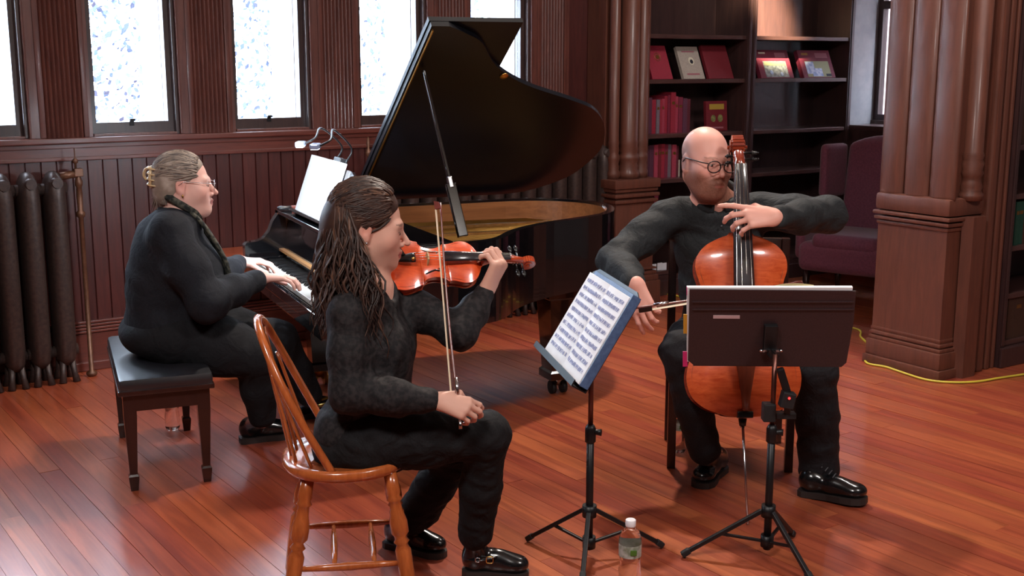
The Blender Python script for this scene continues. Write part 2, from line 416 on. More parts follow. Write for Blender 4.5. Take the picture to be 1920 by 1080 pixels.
# ---- window wall ----
T0, TP, TW = .105, .787, .385                                # first pane edge, pitch, pane width
GZ0, GZ1 = 1.315, 2.035                                      # pane bottom, pane top
SILL = 1.245
TL, TR = -3.4, 3.62
TRZ0, TRZ1 = 2.35, 3.1                                        # unseen panes added above the transom to let in more daylight
def wbox(mb, t0, t1, o0, o1, z0, z1, bev=0):
    return mb.box(WW((t0+t1)/2, (o0+o1)/2, (z0+z1)/2), ((t1-t0)/2, (o1-o0)/2, (z1-z0)/2), WD, WI, Z3, bev)
wins = [T0+TP*k for k in range(-3, 4)]
mb = MB(); wbox(mb, TL, TR, -.1, 0, 0, SILL); wbox(mb, TL, TR, -.1, 0, TRZ1+.06, CEIL)
edges = [TL]
for w in wins: edges += [w-.045, w+TW+.045]
edges += [TR]
for k in range(0, len(edges), 2): wbox(mb, edges[k], edges[k+1], -.1, 0, SILL, TRZ1+.06)
for w in wins: wbox(mb, w-.045, w+TW+.045, -.1, 0, GZ1+.075, TRZ0-.06)
wl = struct(mb.build('wall_left', m_panel))
mb = MB()                                                    # stone outside, seen as the white right-hand reveals
wbox(mb, TL, TR, -.42, -.1, -.3, SILL-.05); wbox(mb, TL, TR, -.42, -.1, TRZ1+.08, CEIL+.2)
ed2 = [TL]
for w in wins: ed2 += [w-.02, w+TW-.0]
ed2 += [TR]
for k in range(0, len(ed2), 2): wbox(mb, ed2[k], ed2[k+1], -.42, -.1, SILL-.05, TRZ1+.08)
struct(mb.build('wall_outer', m_stone))
# wainscot boards, each its own piece, with V joints
bw = .078; t = TL; k = 0
bm_ = MB(); pr = [(-bw/2+.001, 0), (-bw/2+.005, .010), (bw/2-.005, .010), (bw/2-.001, 0)]
bm_.prism([Vector((x, -y, .27)) for x, y in pr], (0, 0, 1.135-.27)); wb = bm_.build('wainscot_board', m_panel); wbd = wb.data; bpy.data.objects.remove(wb)
while t < TR-.2:
    o = bpy.data.objects.new('wainscot_board', wbd); COL.objects.link(o); o.parent = wl; p = WW(t+bw/2, 0, 0); o.location = p; o.rotation_euler = (0, 0, WA); t += bw
# rail, sill, baseboard with mouldings
mb = MB(); wbox(mb, TL, TR, 0, .022, 1.13, SILL-.03); wbox(mb, TL, TR, 0, .03, 1.125, 1.145, .004)
struct(mb.build('trim_1', m_trimh))
mb = MB(); wbox(mb, TL, TR, -.06, .06, SILL-.03, SILL, .006); wbox(mb, TL, TR, 0, .035, SILL-.055, SILL-.03, .004)
struct(mb.build('trim_2', m_trimh))
mb = MB(); wbox(mb, TL, TR, 0, .028, 0, .2)
for z in (.205, .222, .239, .256): wbox(mb, TL, TR, 0, .036-.004*(z*100 % 2), z, z+.013, .003)
wbox(mb, TL, TR, 0, .045, 0, .05, .006)
struct(mb.build('baseboard_left', m_trimh))
# reeded strips and flat casings between the windows
def corr(mb, t0, t1, z0, z1, n, base, amp):
    pts = []
    for i in range(n):
        for a in range(7):
            q = a/6; pts.append((t0+(t1-t0)*(i+q)/n, base+amp*math.sin(math.pi*q)))
    pts = [(t0, 0)] + pts + [(t1, 0)]
    mb.prism([WW(a, o, z0) for a, o in pts], (0, 0, z1-z0))
fl_names = 0
for k in range(len(wins)+1):
    a = (wins[k-1]+TW if k else wins[0]-TP+TW); b = wins[k] if k < len(wins) else TR-.02
    if k == len(wins): b = a+.40
    mb = MB(); corr(mb, a+.135, a+.325, SILL, CEIL-.25, 8, .006, .014)
    wbox(mb, a+.105, a+.135, 0, .016, SILL, CEIL-.25, .004); wbox(mb, a+.325, a+.352, 0, .016, SILL, CEIL-.25, .004)
    r = mb.build('reeded_strip', m_trim, wl, auto=True)
    mb = MB(); wbox(mb, a+.06, a+.105, 0, .01, SILL, CEIL-.25); wbox(mb, a+.352, a+.37, 0, .01, SILL, CEIL-.25)
    wbox(mb, a+.05, a+.062, 0, .022, SILL, GZ1+.2, .005)
    mb.build('window_casing', m_trim, wl)
mb = MB(); wbox(mb, TL, TR, 0, .03, CEIL-.25, CEIL, .01); struct(mb.build('trim_3', m_trimh))
# sash windows
for k, w in enumerate(wins):
    e = empty('window_%d' % (k+1), WW(w+TW/2, -.05, SILL)); struct(e)
    mb = MB()
    wbox(mb, w-.045, w, -.09, -.03, SILL, GZ1+.045); wbox(mb, w+TW, w+TW+.045, -.09, -.03, SILL, GZ1+.045)
    wbox(mb, w, w+TW, -.09, -.03, SILL+.005, GZ0); wbox(mb, w, w+TW, -.09, -.03, GZ1, GZ1+.045)
    wbox(mb, w+TW+.03, w+TW+.048, -.03, .008, SILL, GZ1+.06, .004); wbox(mb, w-.048, w-.03, -.03, .008, SILL, GZ1+.06, .004)
    wbox(mb, w-.045, w+TW+.045, -.03, .0, GZ1+.045, GZ1+.08)
    mb.build('window_frame', m_sash, e)
    mb = MB(); wbox(mb, w, w+TW, -.064, -.06, GZ0, GZ1); mb.build('window_pane', m_glass, e)
    mb = MB(); wbox(mb, w-.03, w+TW+.03, -.03, .02, SILL, SILL+.014, .003); mb.build('window_stool', m_trim, e)
    c = w+TW*.48
    mb = MB(); wbox(mb, c-.012, c+.012, -.03, -.022, GZ0-.02, GZ0+.012, .002); wbox(mb, c-.014, c+.014, -.022, -.006, GZ0+.006, GZ0+.018, .003); mb.build('sash_lift', m_iron, e)
    mb = MB(); wbox(mb, w-.045, w+TW+.045, -.09, -.03, TRZ0-.06, TRZ0); wbox(mb, w-.045, w, -.09, -.03, TRZ0, TRZ1+.06); wbox(mb, w+TW, w+TW+.045, -.09, -.03, TRZ0, TRZ1+.06); wbox(mb, w, w+TW, -.09, -.03, TRZ1, TRZ1+.06)
    mb.build('added_upper_frame', m_sash, e)
    mb = MB(); wbox(mb, w, w+TW, -.064, -.06, TRZ0, TRZ1); mb.build('added_upper_pane', m_glass, e)

# ---- clustered pier at the end of the window wall ----
def rings(mb, c, prof, n=18): mb.lathe(prof, c, n, caps=False)
COLC = Vector((.92, 8.0, 0))
q = D(1165, 300, 8.02); pc = Vector((q.x, q.y, 0))
mb = MB()
mb.box(Vector((pc.x-.02, pc.y+.10, CEIL/2)), (.19, .10, CEIL/2), RD, RI, Z3)
mb.box(pc+RD*-.0+Vector((0, 0, .42)), (.165, .16, .42), RD, RI, Z3, .01)
for z0, z1, ex in ((0, .16, .04), (.16, .2, .03), (.2, .225, .02), (.235, .25, .02), (.70, .725, .018), (.74, .765, .028), (.775, .80, .018), (.80, .86, .03)):
    mb.box(pc+Vector((0, 0, (z0+z1)/2)), (.165+ex, .16+ex, (z1-z0)/2), RD, RI, Z3, .008)
struct(mb.build('trim_4', m_pier, auto=True))
for off, r in ((RD*-.115+RI*.06, .035), (RD*.0+RI*.075, .062), (RD*.12+RI*.06, .04)):
    mb = MB(); c = pc+off
    mb.lathe([(r*1.25, .86), (r*1.3, .9), (r*1.05, .92), (r*1.15, .94), (r*1.0, .96), (r*1.2, .99), (r*1.2, 1.01), (r*.98, 1.03), (r*1.12, 1.05), (r*1.0, 1.08), (r*1.1, 1.1), (r, 1.12), (r, CEIL)], c, 20)
    mb.build('column_shaft', m_pier, bpy.data.objects['trim_4'])

# ---- right-hand pier and the far walls ----
KC = Vector((2.215, 5.9, 0)); RB = Vector((-RI.x, -RI.y, 0))     # front corner; RB points away from the room
PLW, PRW = .50, .30
def rbox(mb, c, a0, a1, b0, b1, z0, z1, bev=0):              # a along RD (right-back), b along RB (left-back)
    return mb.box(c + RD*(a0+a1)/2 + RB*(b0+b1)/2 + Z3*(z0+z1)/2, ((a1-a0)/2, (b1-b0)/2, (z1-z0)/2), RD, RB, Z3, bev)
mb = MB()
rbox(mb, KC, .03, PRW, .03, PLW-.03, 0, .80)
rbox(mb, KC, -.005, PRW, -.005, PLW, 0, .05, .008); rbox(mb, KC, .005, PRW, .005, PLW-.01, .05, .14, .01)
for z in (.14, .165, .19): rbox(mb, KC, .012+(z-.14)*.3, PRW, .012+(z-.14)*.3, PLW-.02, z, z+.019, .007)
for z, e in ((.775, .022), (.80, .012), (.828, .006)): rbox(mb, KC, e, PRW, e, PLW-e, z, z+.02, .007)
rbox(mb, KC, .012, PRW, .012, PLW-.012, .85, .945, .025)
rbox(mb, KC, .06, PRW, .06, PLW-.06, .94, CEIL)
pier = struct(mb.build('trim_5', m_pier, auto=True))
for i in range(3):                                           # three attached half-round shafts on the left face
    c = KC + RB*(.09+.16*i) + RD*.052
    mb = MB(); mb.lathe([(.074, .93), (.078, .95), (.078, CEIL)], c, 32, RD*.38, RB); mb.build('column_shaft', m_pier, pier)
c = KC + RD*.2 + RB*.035; r = .05
mb = MB(); mb.lathe([(r*1.25, .93), (r*1.35, .96), (r*1.05, .98), (r*1.2, 1.0), (r*1.0, 1.03), (r*1.0, 1.05), (r*1.2, 1.07), (r*1.05, 1.09), (r*1.2, 1.12), (r*1.02, 1.14), (r*1.15, 1.16), (r, 1.18), (r, CEIL)], c, 24)
mb.build('column_shaft', m_pier, pier)
mb = MB(); mb.prism([KC+RD*a-RI*b*-1 for a, b in ((.13, -.02), (.15, .035), (.25, .035), (.27, -.02))], (0, 0, .85)); mb.build('column_shaft', m_pier, pier, )
# frame post between the pier and the right-hand bookcase
mb = MB(); rbox(mb, KC, PRW, PRW+.2, .03, .3, 0, CEIL); rbox(mb, KC, PRW+.02, PRW+.075, .0, .04, 0, CEIL, .015); rbox(mb, KC, PRW+.105, PRW+.14, .01, .04, 0, CEIL, .01); rbox(mb, KC, PRW+.165, PRW+.185, .012, .04, 0, CEIL, .006)
struct(mb.build('trim_6', m_pier))

# bookcase alcove: back wall, then the right wall with its deep window
BC = Vector((.93, 8.12, 0))
m_dark = grain('dark_bookcase_wood', srgb(48, 30, 30), srgb(64, 40, 38), along='Z', stretch=9, scale=4, rough=.42, coat=.2)
m_shelf = grain('bookcase_shelf_wood', srgb(58, 36, 34), srgb(80, 52, 48), rot=RA, along='X', stretch=9, scale=4, rough=.35, coat=.3)
mb = MB(); rbox(mb, BC, -.3, 2.2, .42, .52, 0, CEIL); struct(mb.build('wall_back', m_plaster))
CR = BC + RD*2.05
RSILL = 1.15
def qbox(mb, a0, a1, b0, b1, z0, z1, bev=0):                 # b towards the camera along the right wall, a outwards
    return mb.box(CR + RD*(a0+a1)/2 - RB*(b0+b1)/2 + Z3*(z0+z1)/2, ((a1-a0)/2, (b1-b0)/2, (z1-z0)/2), RD, RB, Z3, bev)
mb = MB(); qbox(mb, 0, .34, -.6, -.02, 0, CEIL); qbox(mb, 0, .34, -.02, 6.1, 0, RSILL); qbox(mb, 0, .34, -.02, .9, 2.6, CEIL); qbox(mb, 0, .34, .9, 6.1, RSILL, CEIL)
struct(mb.build('wall_right', m_plaster))
mb = MB(); qbox(mb, -.03, .30, -.03, .95, RSILL-.03, RSILL+.005, .006); struct(mb.build('trim_7', m_shelf))
mb = MB(); qbox(mb, -.02, 0, -.02, 3.4, 0, RSILL-.03)
for i in range(5): qbox(mb, -.035, -.02, -.02+i*.55, .06+i*.55, .1, RSILL-.03, .004)
qbox(mb, -.035, -.02, -.02, 3.4, RSILL-.12, RSILL-.03, .004); qbox(mb, -.04, 0, -.02, 3.4, 0, .12, .006)
struct(mb.build('baseboard_right', m_dark))
e = struct(empty('window_8', CR+RD*.3+Z3*RSILL))
mb = MB(); qbox(mb, .27, .33, -.02, .022, RSILL, 2.6); qbox(mb, .27, .33, .83, .9, RSILL, 2.6); qbox(mb, .27, .33, .02, .83, RSILL, RSILL+.08); qbox(mb, .27, .33, .02, .83, 2.04, 2.1); qbox(mb, .27, .33, .05, .83, 2.52, 2.6)
qbox(mb, .262, .27, .02, .03, RSILL+.08, 2.04); qbox(mb, .24, .27, -.02, .9, RSILL, RSILL+.035, .006)
mb.build('window_frame', m_sash, e)
mb = MB(); qbox(mb, .30, .304, .022, .83, RSILL+.08, 2.04); mb.build('window_pane', m_glass, e)
mb = MB(); qbox(mb, .30, .304, .022, .83, 2.1, 2.52); mb.build('window_pane', m_glass, e)
mb = MB()
for i in range(1, 6): qbox(mb, .285, .30, .05+.13*i-.006, .05+.13*i+.006, 2.1, 2.52)
for i in range(1, 4): qbox(mb, .285, .30, .05, .83, 2.1+.1*i-.006, 2.1+.1*i+.006)
mb.build('leaded_bars', m_iron, e)
# ceiling and the walls behind the camera
struct(MB().prism([p+Z3*(CEIL-p.z) for p in (WW(TL-.2, -.1, 0), WW(TR, -.1, 0), BC-RD*.06+RB*.5, CR+RB*.6+RD*.34, CR-RB*6.1+RD*.34, V(5.95, -3.65, 0), V(-5.15, -3.65, 0))], (0, 0, .1)).build('ceiling', mottled('cream_ceiling', srgb(196, 182, 160), srgb(205, 192, 170), 4, .8, .05)))
m_far = mottled('far_room_wall', srgb(120, 84, 70), srgb(134, 96, 80), 3, .7, .05)
struct(MB().box((0, -3.6, CEIL/2), (7, .05, CEIL/2)).build('wall_front', m_far))
struct(MB().box((5.9, 1.5, CEIL/2), (.05, 5.2, CEIL/2)).build('wall_side', m_far))
struct(MB().box((-5.1, .3, CEIL/2), (.05, 4.0, CEIL/2)).build('wall_west', m_far))
# ---- outdoors: snowy ground and frosted trees beyond the window wall ----
struct(MB().box(WW(0, -12, -.6), (16, 11.3, .05), WD, WI, Z3).build('ground', mottled('snow', srgb(225, 232, 240), srgb(240, 244, 250), 2, .8, .2)))
m_twig = mat('frosted_needles', srgb(72, 84, 106), .8)
m_bark = mottled('frosted_bark', srgb(110, 120, 140), srgb(140, 150, 165), 8, .9, .4)
struct(MB().box(CR+RD*3.2+RB*-.5+Z3*2.5, (.1, 5, 3.2), RD, RB, Z3).build('wall_outdoor', mottled('pinkish_render', srgb(120, 104, 104), srgb(136, 118, 116), 1.5, .9, .1)))  # outdoor wall added to dim the daylight through the right-hand window
rng = random.Random(5)
def tree(t, o, h, n, r, label):
    base = WW(t, -o, -.55); e = empty('frosted_tree', base, label, 'tree', 'frosted trees outside the windows')
    mb = MB(); mb.tube([base, base+V(.05, 0, h*.5), base+V(0, .03, h)], [.17, .12, .03], 8)
    for i in range(16):
        z = h*(.15+.8*rng.random()); a = rng.random()*6.28; L = r*(1.1-z/h*.6)
        p = base+V(0, 0, z); mb.tube([p, p+V(math.cos(a)*L*.5, math.sin(a)*L*.5, L*.1), p+V(math.cos(a)*L, math.sin(a)*L, L*.35)], [.04, .025, .008], 5)
    mb.build('trunk', m_bark, e)
    mb = MB()
    for i in range(n):
        z = rng.random(); a = rng.random()*6.28; rr = r*math.sqrt(rng.random())*(1.05-.55*z)
        c = base+V(math.cos(a)*rr, math.sin(a)*rr, h*(.08+.95*z)); s = rng.uniform(.02, .055)
        u = Vector((rng.gauss(0,1), rng.gauss(0,1), rng.gauss(0,1))).normalized(); w = u.orthogonal().normalized()
        mb.add([c-u*s, c+w*s*.6, c+u*s, c-w*s*.6], [(0,1,2,3)])
    f = mb.build('foliage', m_twig, e); f['kind'] = 'stuff'
tree(-1.6, 5.5, 5.5, 4200, 1.5, 'frosted tree outside, seen through the leftmost window')
tree(1.3, 6.0, 5.2, 5200, 1.6, 'frosted tree outside, seen through the window behind the pianist')
tree(4.3, 6.5, 5.6, 4200, 1.6, 'frosted tree outside, seen through the window left of the open piano lid')
tree(7.2, 7.5, 5.0, 4200, 1.6, 'frosted tree outside, seen through the window at the lid edge')
# ======================= GRAND PIANO =======================
PA = math.radians(24); PL_ = Vector((math.cos(PA), math.sin(PA), 0)); PN_ = Vector((-math.sin(PA), math.cos(PA), 0))
def PW(a, b, z): return PL_*a + PN_*b + Z3*z                 # a from keyboard to tail, b from treble to bass side
def pbox(mb, a0, a1, b0, b1, z0, z1, bev=0):
    return mb.box(PW((a0+a1)/2, (b0+b1)/2, (z0+z1)/2), ((a1-a0)/2, (b1-b0)/2, (z1-z0)/2), PL_, PN_, Z3, bev)
m_black = mat('piano_black_lacquer', srgb(13, 13, 16), .12, spec=.5, coat=.6, coat_rough=.03)
m_inner = grain('piano_inner_veneer', srgb(118, 70, 40), srgb(150, 94, 56), rot=PA, along='X', rough=.3, coat=.4)
m_gold = mottled('gold_iron_frame', srgb(150, 108, 62), srgb(172, 128, 78), 40, .38, .1, metal=.75)
m_sound = grain('soundboard_spruce', srgb(168, 116, 66), srgb(190, 138, 84), rot=PA, along='X', rough=.35, coat=.3)
m_ivory = mat('ivory_key', srgb(226, 222, 214), .25, coat=.3)
m_ebony = mat('ebony_black', srgb(16, 15, 16), .3)
m_brass = mat('worn_brass', srgb(190, 150, 80), .3, 1.0)
m_chrome = mat('steel', srgb(190, 190, 195), .2, 1.0)
m_rubber = mat('black_rubber', srgb(20, 20, 22), .6)
m_lidb = mat('satin_black_lid', srgb(13, 14, 19), .30, spec=.22)
RIMZ, BOTZ = .90, .55
piano = empty('grand_piano', PW(2.0, 5.15, 0), 'black grand piano with raised lid, its keyboard in front of the pianist', 'piano')
OUT = [(1.13, 4.40), (1.45, 4.40), (1.72, 4.405), (1.89, 4.45), (1.98, 4.515), (2.12, 4.68), (2.32, 4.825), (2.61, 4.955), (2.76, 5.04), (2.885, 5.2), (2.955, 5.41), (2.93, 5.58), (2.84, 5.73), (2.70, 5.82), (2.55, 5.85), (2.0, 5.85), (1.13, 5.85)]
def smooth_out(pts):                                         # round the curved side, keep the straight ends
    mid = spline([V(a, b, 0) for a, b in pts[2:15]], 5)
    return [V(a, b, 0) for a, b in pts[:2]] + mid + [V(a, b, 0) for a, b in pts[15:]]
SO = smooth_out(OUT)
def inset(P, d):
    n = len(P); out = []
    for i in range(n):
        a, b, c = P[i-1], P[i], P[(i+1) % n]
        t1 = (b-a).normalized(); t2 = (c-b).normalized(); n1 = V(-t1.y, t1.x, 0); n2 = V(-t2.y, t2.x, 0)
        k = (n1+n2); k = k/max(k.length_squared/2, .3) if k.length > 1e-6 else n1
        out.append(b + k*d)
    return out
SI = inset(SO, .038); SI2 = inset(SO, .046)
def rimstrip(mb, A, B, z0, z1, i0, i1):                      # solid strip between two outlines over part of the loop
    for i in range(i0, i1):
        j = (i+1) % len(A)
        q = [PW(A[i].x, A[i].y, z0), PW(A[j].x, A[j].y, z0), PW(B[j].x, B[j].y, z0), PW(B[i].x, B[i].y, z0)]
        r = [p+Z3*(z1-z0) for p in q]
        mb.add(q+r, [(0,1,2,3),(7,6,5,4),(0,4,5,1),(2,6,7,3)], True)
nS = len(SO)
# sides: the tall rim starts at the case front (a = 1.29); the cheeks slope down in front of it
SO[0] = V(1.30, 4.40, 0); SO[-1] = V(1.30, 5.85, 0); SI = inset(SO, .038); SI2 = inset(SO, .048); SI[0].x = SI[-1].x = SI2[0].x = SI2[-1].x = 1.30
mb = MB(); rimstrip(mb, SO, SI, BOTZ, RIMZ, 0, nS-1); mb.build('rim', m_black, piano, auto=True)
mb = MB(); rimstrip(mb, SI, SI2, .68, RIMZ-.012, 0, nS-1); mb.build('inner_rim', m_inner, piano, auto=True)
mb = MB(); mb.prism([PW(p.x, p.y, .60) for p in SI], (0, 0, .02)); mb.build('underside', m_ebony, piano)
mb = MB(); mb.prism([PW(p.x, p.y, .70) for p in SI2], (0, 0, .012)); mb.build('soundboard', m_sound, piano)
# iron frame: outer strip, struts, pin block
SG = inset(SO, .14)
mb = MB(); rimstrip(mb, SI2, SG, .755, .785, 1, nS-2)
for b in (4.72, 4.98, 5.24, 5.50): mb.seg(PW(1.62, b, .80), PW(2.0+(b-4.4)*.62, b+.05, .78), .035, .05)
pbox(mb, 1.46, 1.68, 4.46, 5.79, .77, .80)
mb.build('iron_frame', m_gold, piano)
mb = MB()
for i in range(58):
    b = 4.50+1.24*i/57; a1 = min(1.75+(b-4.45)*.95, 2.82-.55*max(0, b-5.45))
    mb.tube([PW(1.60, b, .812), PW(a1, b+.03, .795)], .0016, 4, False)
s = mb.build('strings', m_brass, piano); s['kind'] = 'stuff'
mb = MB(); mb.tube([PW(2.30, 4.98, .785), PW(2.30, 4.98, .845)], .013, 10); mb.build('frame_bolt', m_brass, piano)
# keybed, cheeks, key slip, fallboard
mb = MB(); pbox(mb, 1.14, 1.72, 4.40, 5.85, BOTZ, .625, .006); mb.build('keybed', m_black, piano)
for b0, b1 in ((4.40, 4.455), (5.795, 5.85)):
    pr = [(1.13, .60), (1.13, .735), (1.14, .748), (1.19, .752), (1.225, .765), (1.255, .80), (1.275, .85), (1.31, .895), (1.34, .90), (1.34, .60)]
    mb = MB(); mb.prism([PW(a, b0, z) for a, z in pr], PN_*(b1-b0)); mb.build('cheek', m_black, piano)
mb = MB(); pbox(mb, 1.13, 1.158, 4.455, 5.795, .60, .648, .004); mb.build('key_slip', m_black, piano)
for b0, b1 in ((4.455, 4.515), (5.735, 5.795)):
    mb = MB(); pbox(mb, 1.16, 1.33, b0, b1, .62, .685, .008); mb.build('key_block', m_black, piano)
mb = MB(); mb.prism([PW(a, 4.455, z) for a, z in ((1.315, .66), (1.335, .66), (1.375, .86), (1.39, .885), (1.375, .89), (1.352, .87))], PN_*1.34); mb.build('fallboard', m_black, piano)
mb = MB(); pbox(mb, 1.30, 1.72, 4.455, 5.795, .885, .905, .004); mb.build('desk_shelf', m_black, piano)
# keys
kw = 1.22/52
q = MB().box((0, 0, 0), (.075, kw/2-.0007, .011), bev=.002).build('white_key', m_ivory); wk = q.data; bpy.data.objects.remove(q)
q = MB(); q.prism([V(-.047, -.0052, 0), V(.047, -.0052, 0), V(.047, -.0045, .012), V(-.040, -.0045, .012)], (0, .0104, 0)); q = q.build('black_key', m_ebony); bk = q.data; bpy.data.objects.remove(q)
for i in range(52):
    o = bpy.data.objects.new('white_key', wk); COL.objects.link(o); o.parent = piano; o.matrix_parent_inverse = piano.matrix_basis.inverted()
    o.location = PW(1.245, 5.735-kw*(i+.5), .652); o.rotation_euler = (0, 0, PA)
    if i % 7 in (0, 2, 3, 5, 6) and i < 51:
        o = bpy.data.objects.new('black_key', bk); COL.objects.link(o); o.parent = piano; o.matrix_parent_inverse = piano.matrix_basis.inverted()
        o.location = PW(1.272, 5.735-kw*(i+1), .663); o.rotation_euler = (0, 0, PA)
# lid, its folded front flap, prop
PH = math.radians(36); LV = -PN_*math.cos(PH) + Z3*math.sin(PH); LN = Z3*math.cos(PH) + PN_*math.sin(PH)
LH = PW(0, 5.855, .922)
def LP(a, w): return LH + PL_*a + LV*w
lid_o = [(1.72, 0), (1.72, 1.45)] + [(p.x, 5.85-p.y) for p in spline([V(1.80, 4.40, 0), V(1.895, 4.45, 0), V(1.985, 4.512, 0), V(2.11, 4.68, 0), V(2.31, 4.825, 0), V(2.61, 4.96, 0), V(2.77, 5.05, 0), V(2.89, 5.2, 0), V(2.962, 5.41, 0), V(2.93, 5.60, 0), V(2.86, 5.715, 0), V(2.70, 5.82, 0), V(2.55, 5.85, 0)], 5)]
mb = MB(); mb.prism([LP(a, w) for a, w in lid_o], LN*.024); lid = mb.build('lid', m_lidb, piano)
mb = MB()
mb.prism([LP(a, w)+LN*.027 for a, w in ((1.715, 0), (1.715, 1.45), (2.145, 1.45), (2.145, 0))], LN*.022); mb.build('front_flap', m_lidb, lid)
mb = MB(); mb.seg(LP(1.73, .02)-LN*.003, LP(1.73, 1.43)-LN*.003, .006, .012, LN); mb.build('edge_hinge', m_brass, lid)
mb = MB(); mb.ball(LP(2.17, 1.10)-LN*.004, (.022, .022, .006), 10, PL_, LV, LN); mb.build('prop_cup', m_brass, lid)
h = LH; up_ = PLN(793, 128, LP(1.8, 1.0), LN); lowp = G(868, 444, .895); j = up_.lerp(lowp, .69)
mb = MB(); mb.seg(j, up_-LN*.012, .014, .02, -PN_, .004); mb.seg(lowp, j, .045, .022, -PN_, .004); mb.build('prop_stick', m_black, piano)
mb = MB(); mb.seg(j-(j-up_).normalized()*-.02, j-(up_-j).normalized()*-.03, .018, .026, -PN_, .003); mb.build('prop_ferrule', m_chrome, piano)
# legs, casters, pedal lyre
for a, b, wide in ((1.47, 4.50, .055), (1.47, 5.73, .055), (2.52, 5.10, .07)):
    mb = MB(); c = lambda z, r: [PW(a-r, b-r, z), PW(a+r, b-r, z), PW(a+r, b+r, z), PW(a-r, b+r, z)]
    mb.loft([c(.56, wide*1.35), c(.50, wide*1.35), c(.49, wide*1.15), c(.13, wide*.85), c(.12, wide*1.0), c(.085, wide*1.0)], smooth=False)
    lg = mb.build('leg', m_black, piano)
    mb = MB(); mb.tube([PW(a, b, .045), PW(a, b, .10)], [.022, .03], 12)
    for s in (-1, 1): mb.tube([PW(a, b, .04)+(PL_*s*.02+PN_*.0)-PN_*.006, PW(a, b, .04)+(PL_*s*.02)+PN_*.006], .012, 10)
    mb.build('ferrule', m_brass if wide < .06 else m_chrome, lg)
    for s in (-1, 1):
        c0 = PW(a, b, .034) + PL_*s*.03
        mb = MB(); mb.tube([c0-PL_*.010, c0+PL_*.010], .034, 18); mb.build('caster_wheel', m_rubber if wide > .06 else m_brass, lg)
mb = MB()
for b in (5.02, 5.18): pbox(mb, 1.44, 1.47, b-.018, b+.018, .16, .56, .004)
pbox(mb, 1.40, 1.52, 4.95, 5.25, .08, .17, .006); ly = mb.build('pedal_lyre', m_black, piano)
for b in (5.02, 5.10, 5.18):
    mb = MB(); mb.tube([PW(1.42, b, .10), PW(1.34, b, .085), PW(1.28, b, .075)], [.008, .012, .016], 8, flat=.5); mb.build('pedal', m_brass, ly)
# music desk (part), the music and the lamp (things)
DA = math.radians(20); DNV = (-PL_*math.cos(DA) + Z3*math.sin(DA)); DUP = (PL_*math.sin(DA) + Z3*math.cos(DA))
D0 = PW(1.365, 0, .912)
def DP(b, h, out=0): return D0 + PN_*b + DUP*h + DNV*out
mb = MB(); mb.prism([DP(4.86, 0), DP(5.66, 0), DP(5.66, .22), DP(5.5, .26), DP(5.0, .26), DP(4.86, .22)], DNV*-.016); mb.box(DP(5.26, .0, .02), (.4, .022, .008), PN_, DNV, DUP, .004)
mb.build('music_desk', m_black, piano)
# ======================= FURNITURE =======================
m_leather = mat('black_leather', srgb(22, 22, 27), .42, spec=.7, coat=.4, coat_rough=.3)
m_mahog = grain('dark_mahogany', srgb(32, 16, 15), srgb(50, 26, 22), along='Z', rough=.25, coat=.5)
m_oak = grain('honey_oak', srgb(150, 74, 34), srgb(186, 100, 50), along='Z', stretch=9, scale=6, rough=.25, coat=.6, coat_rough=.08)
# ---- piano bench ----
BF = Vector((.93, .367, 0)).normalized(); BL = Vector((-BF.y, BF.x, 0)); bc = Vector((-1.463, 4.695, 0))
e = empty('piano_bench', bc, 'black leather piano bench under the pianist', 'bench')
mb = MB(); mb.box(bc+Z3*.425, (.175, .40, .028), BF, BL, Z3, .02); mb.build('cushion', m_leather, e, auto=True)
mb = MB(); mb.box(bc+Z3*.398, (.178, .403, .010), BF, BL, Z3, .004); mb.build('top_moulding', m_mahog, e)
mb = MB(); mb.box(bc+Z3*.36, (.155, .375, .04), BF, BL, Z3); mb.build('apron', m_mahog, e)
for sx in (-1, 1):
    for sy in (-1, 1):
        p = bc+BF*sx*.137+BL*sy*.352; sq = lambda z, r: [p+BF*i*r+BL*j*r+Z3*z for i, j in ((-1,-1),(1,-1),(1,1),(-1,1))]
        mb = MB(); mb.loft([sq(0, .014), sq(.05, .019), sq(.058, .019), sq(.066, .014), sq(.30, .024), sq(.39, .024)], smooth=False); mb.build('leg', m_mahog, e)
# ---- low wooden bench along the window wall ----
m_bench = grain('orange_bench_wood', srgb(128, 56, 30), srgb(160, 76, 42), rot=WA, along='X', stretch=9, rough=.35, coat=.4)
e = empty('wooden_bench', WW(1.0, .25, 0), 'low reddish wooden bench against the wainscot behind the pianist', 'bench')
mb = MB(); wbox(mb, .45, 1.5, .05, .45, .575, .60, .006); mb.build('seat', m_bench, e)
mb = MB(); wbox(mb, .5, 1.45, .09, .41, .50, .575); mb.build('apron', m_bench, e)
for t in (.52, 1.43):
    for o in (.11, .39):
        mb = MB(); wbox(mb, t-.03, t+.03, o-.03, o+.03, 0, .50, .004); mb.build('leg', m_bench, e)
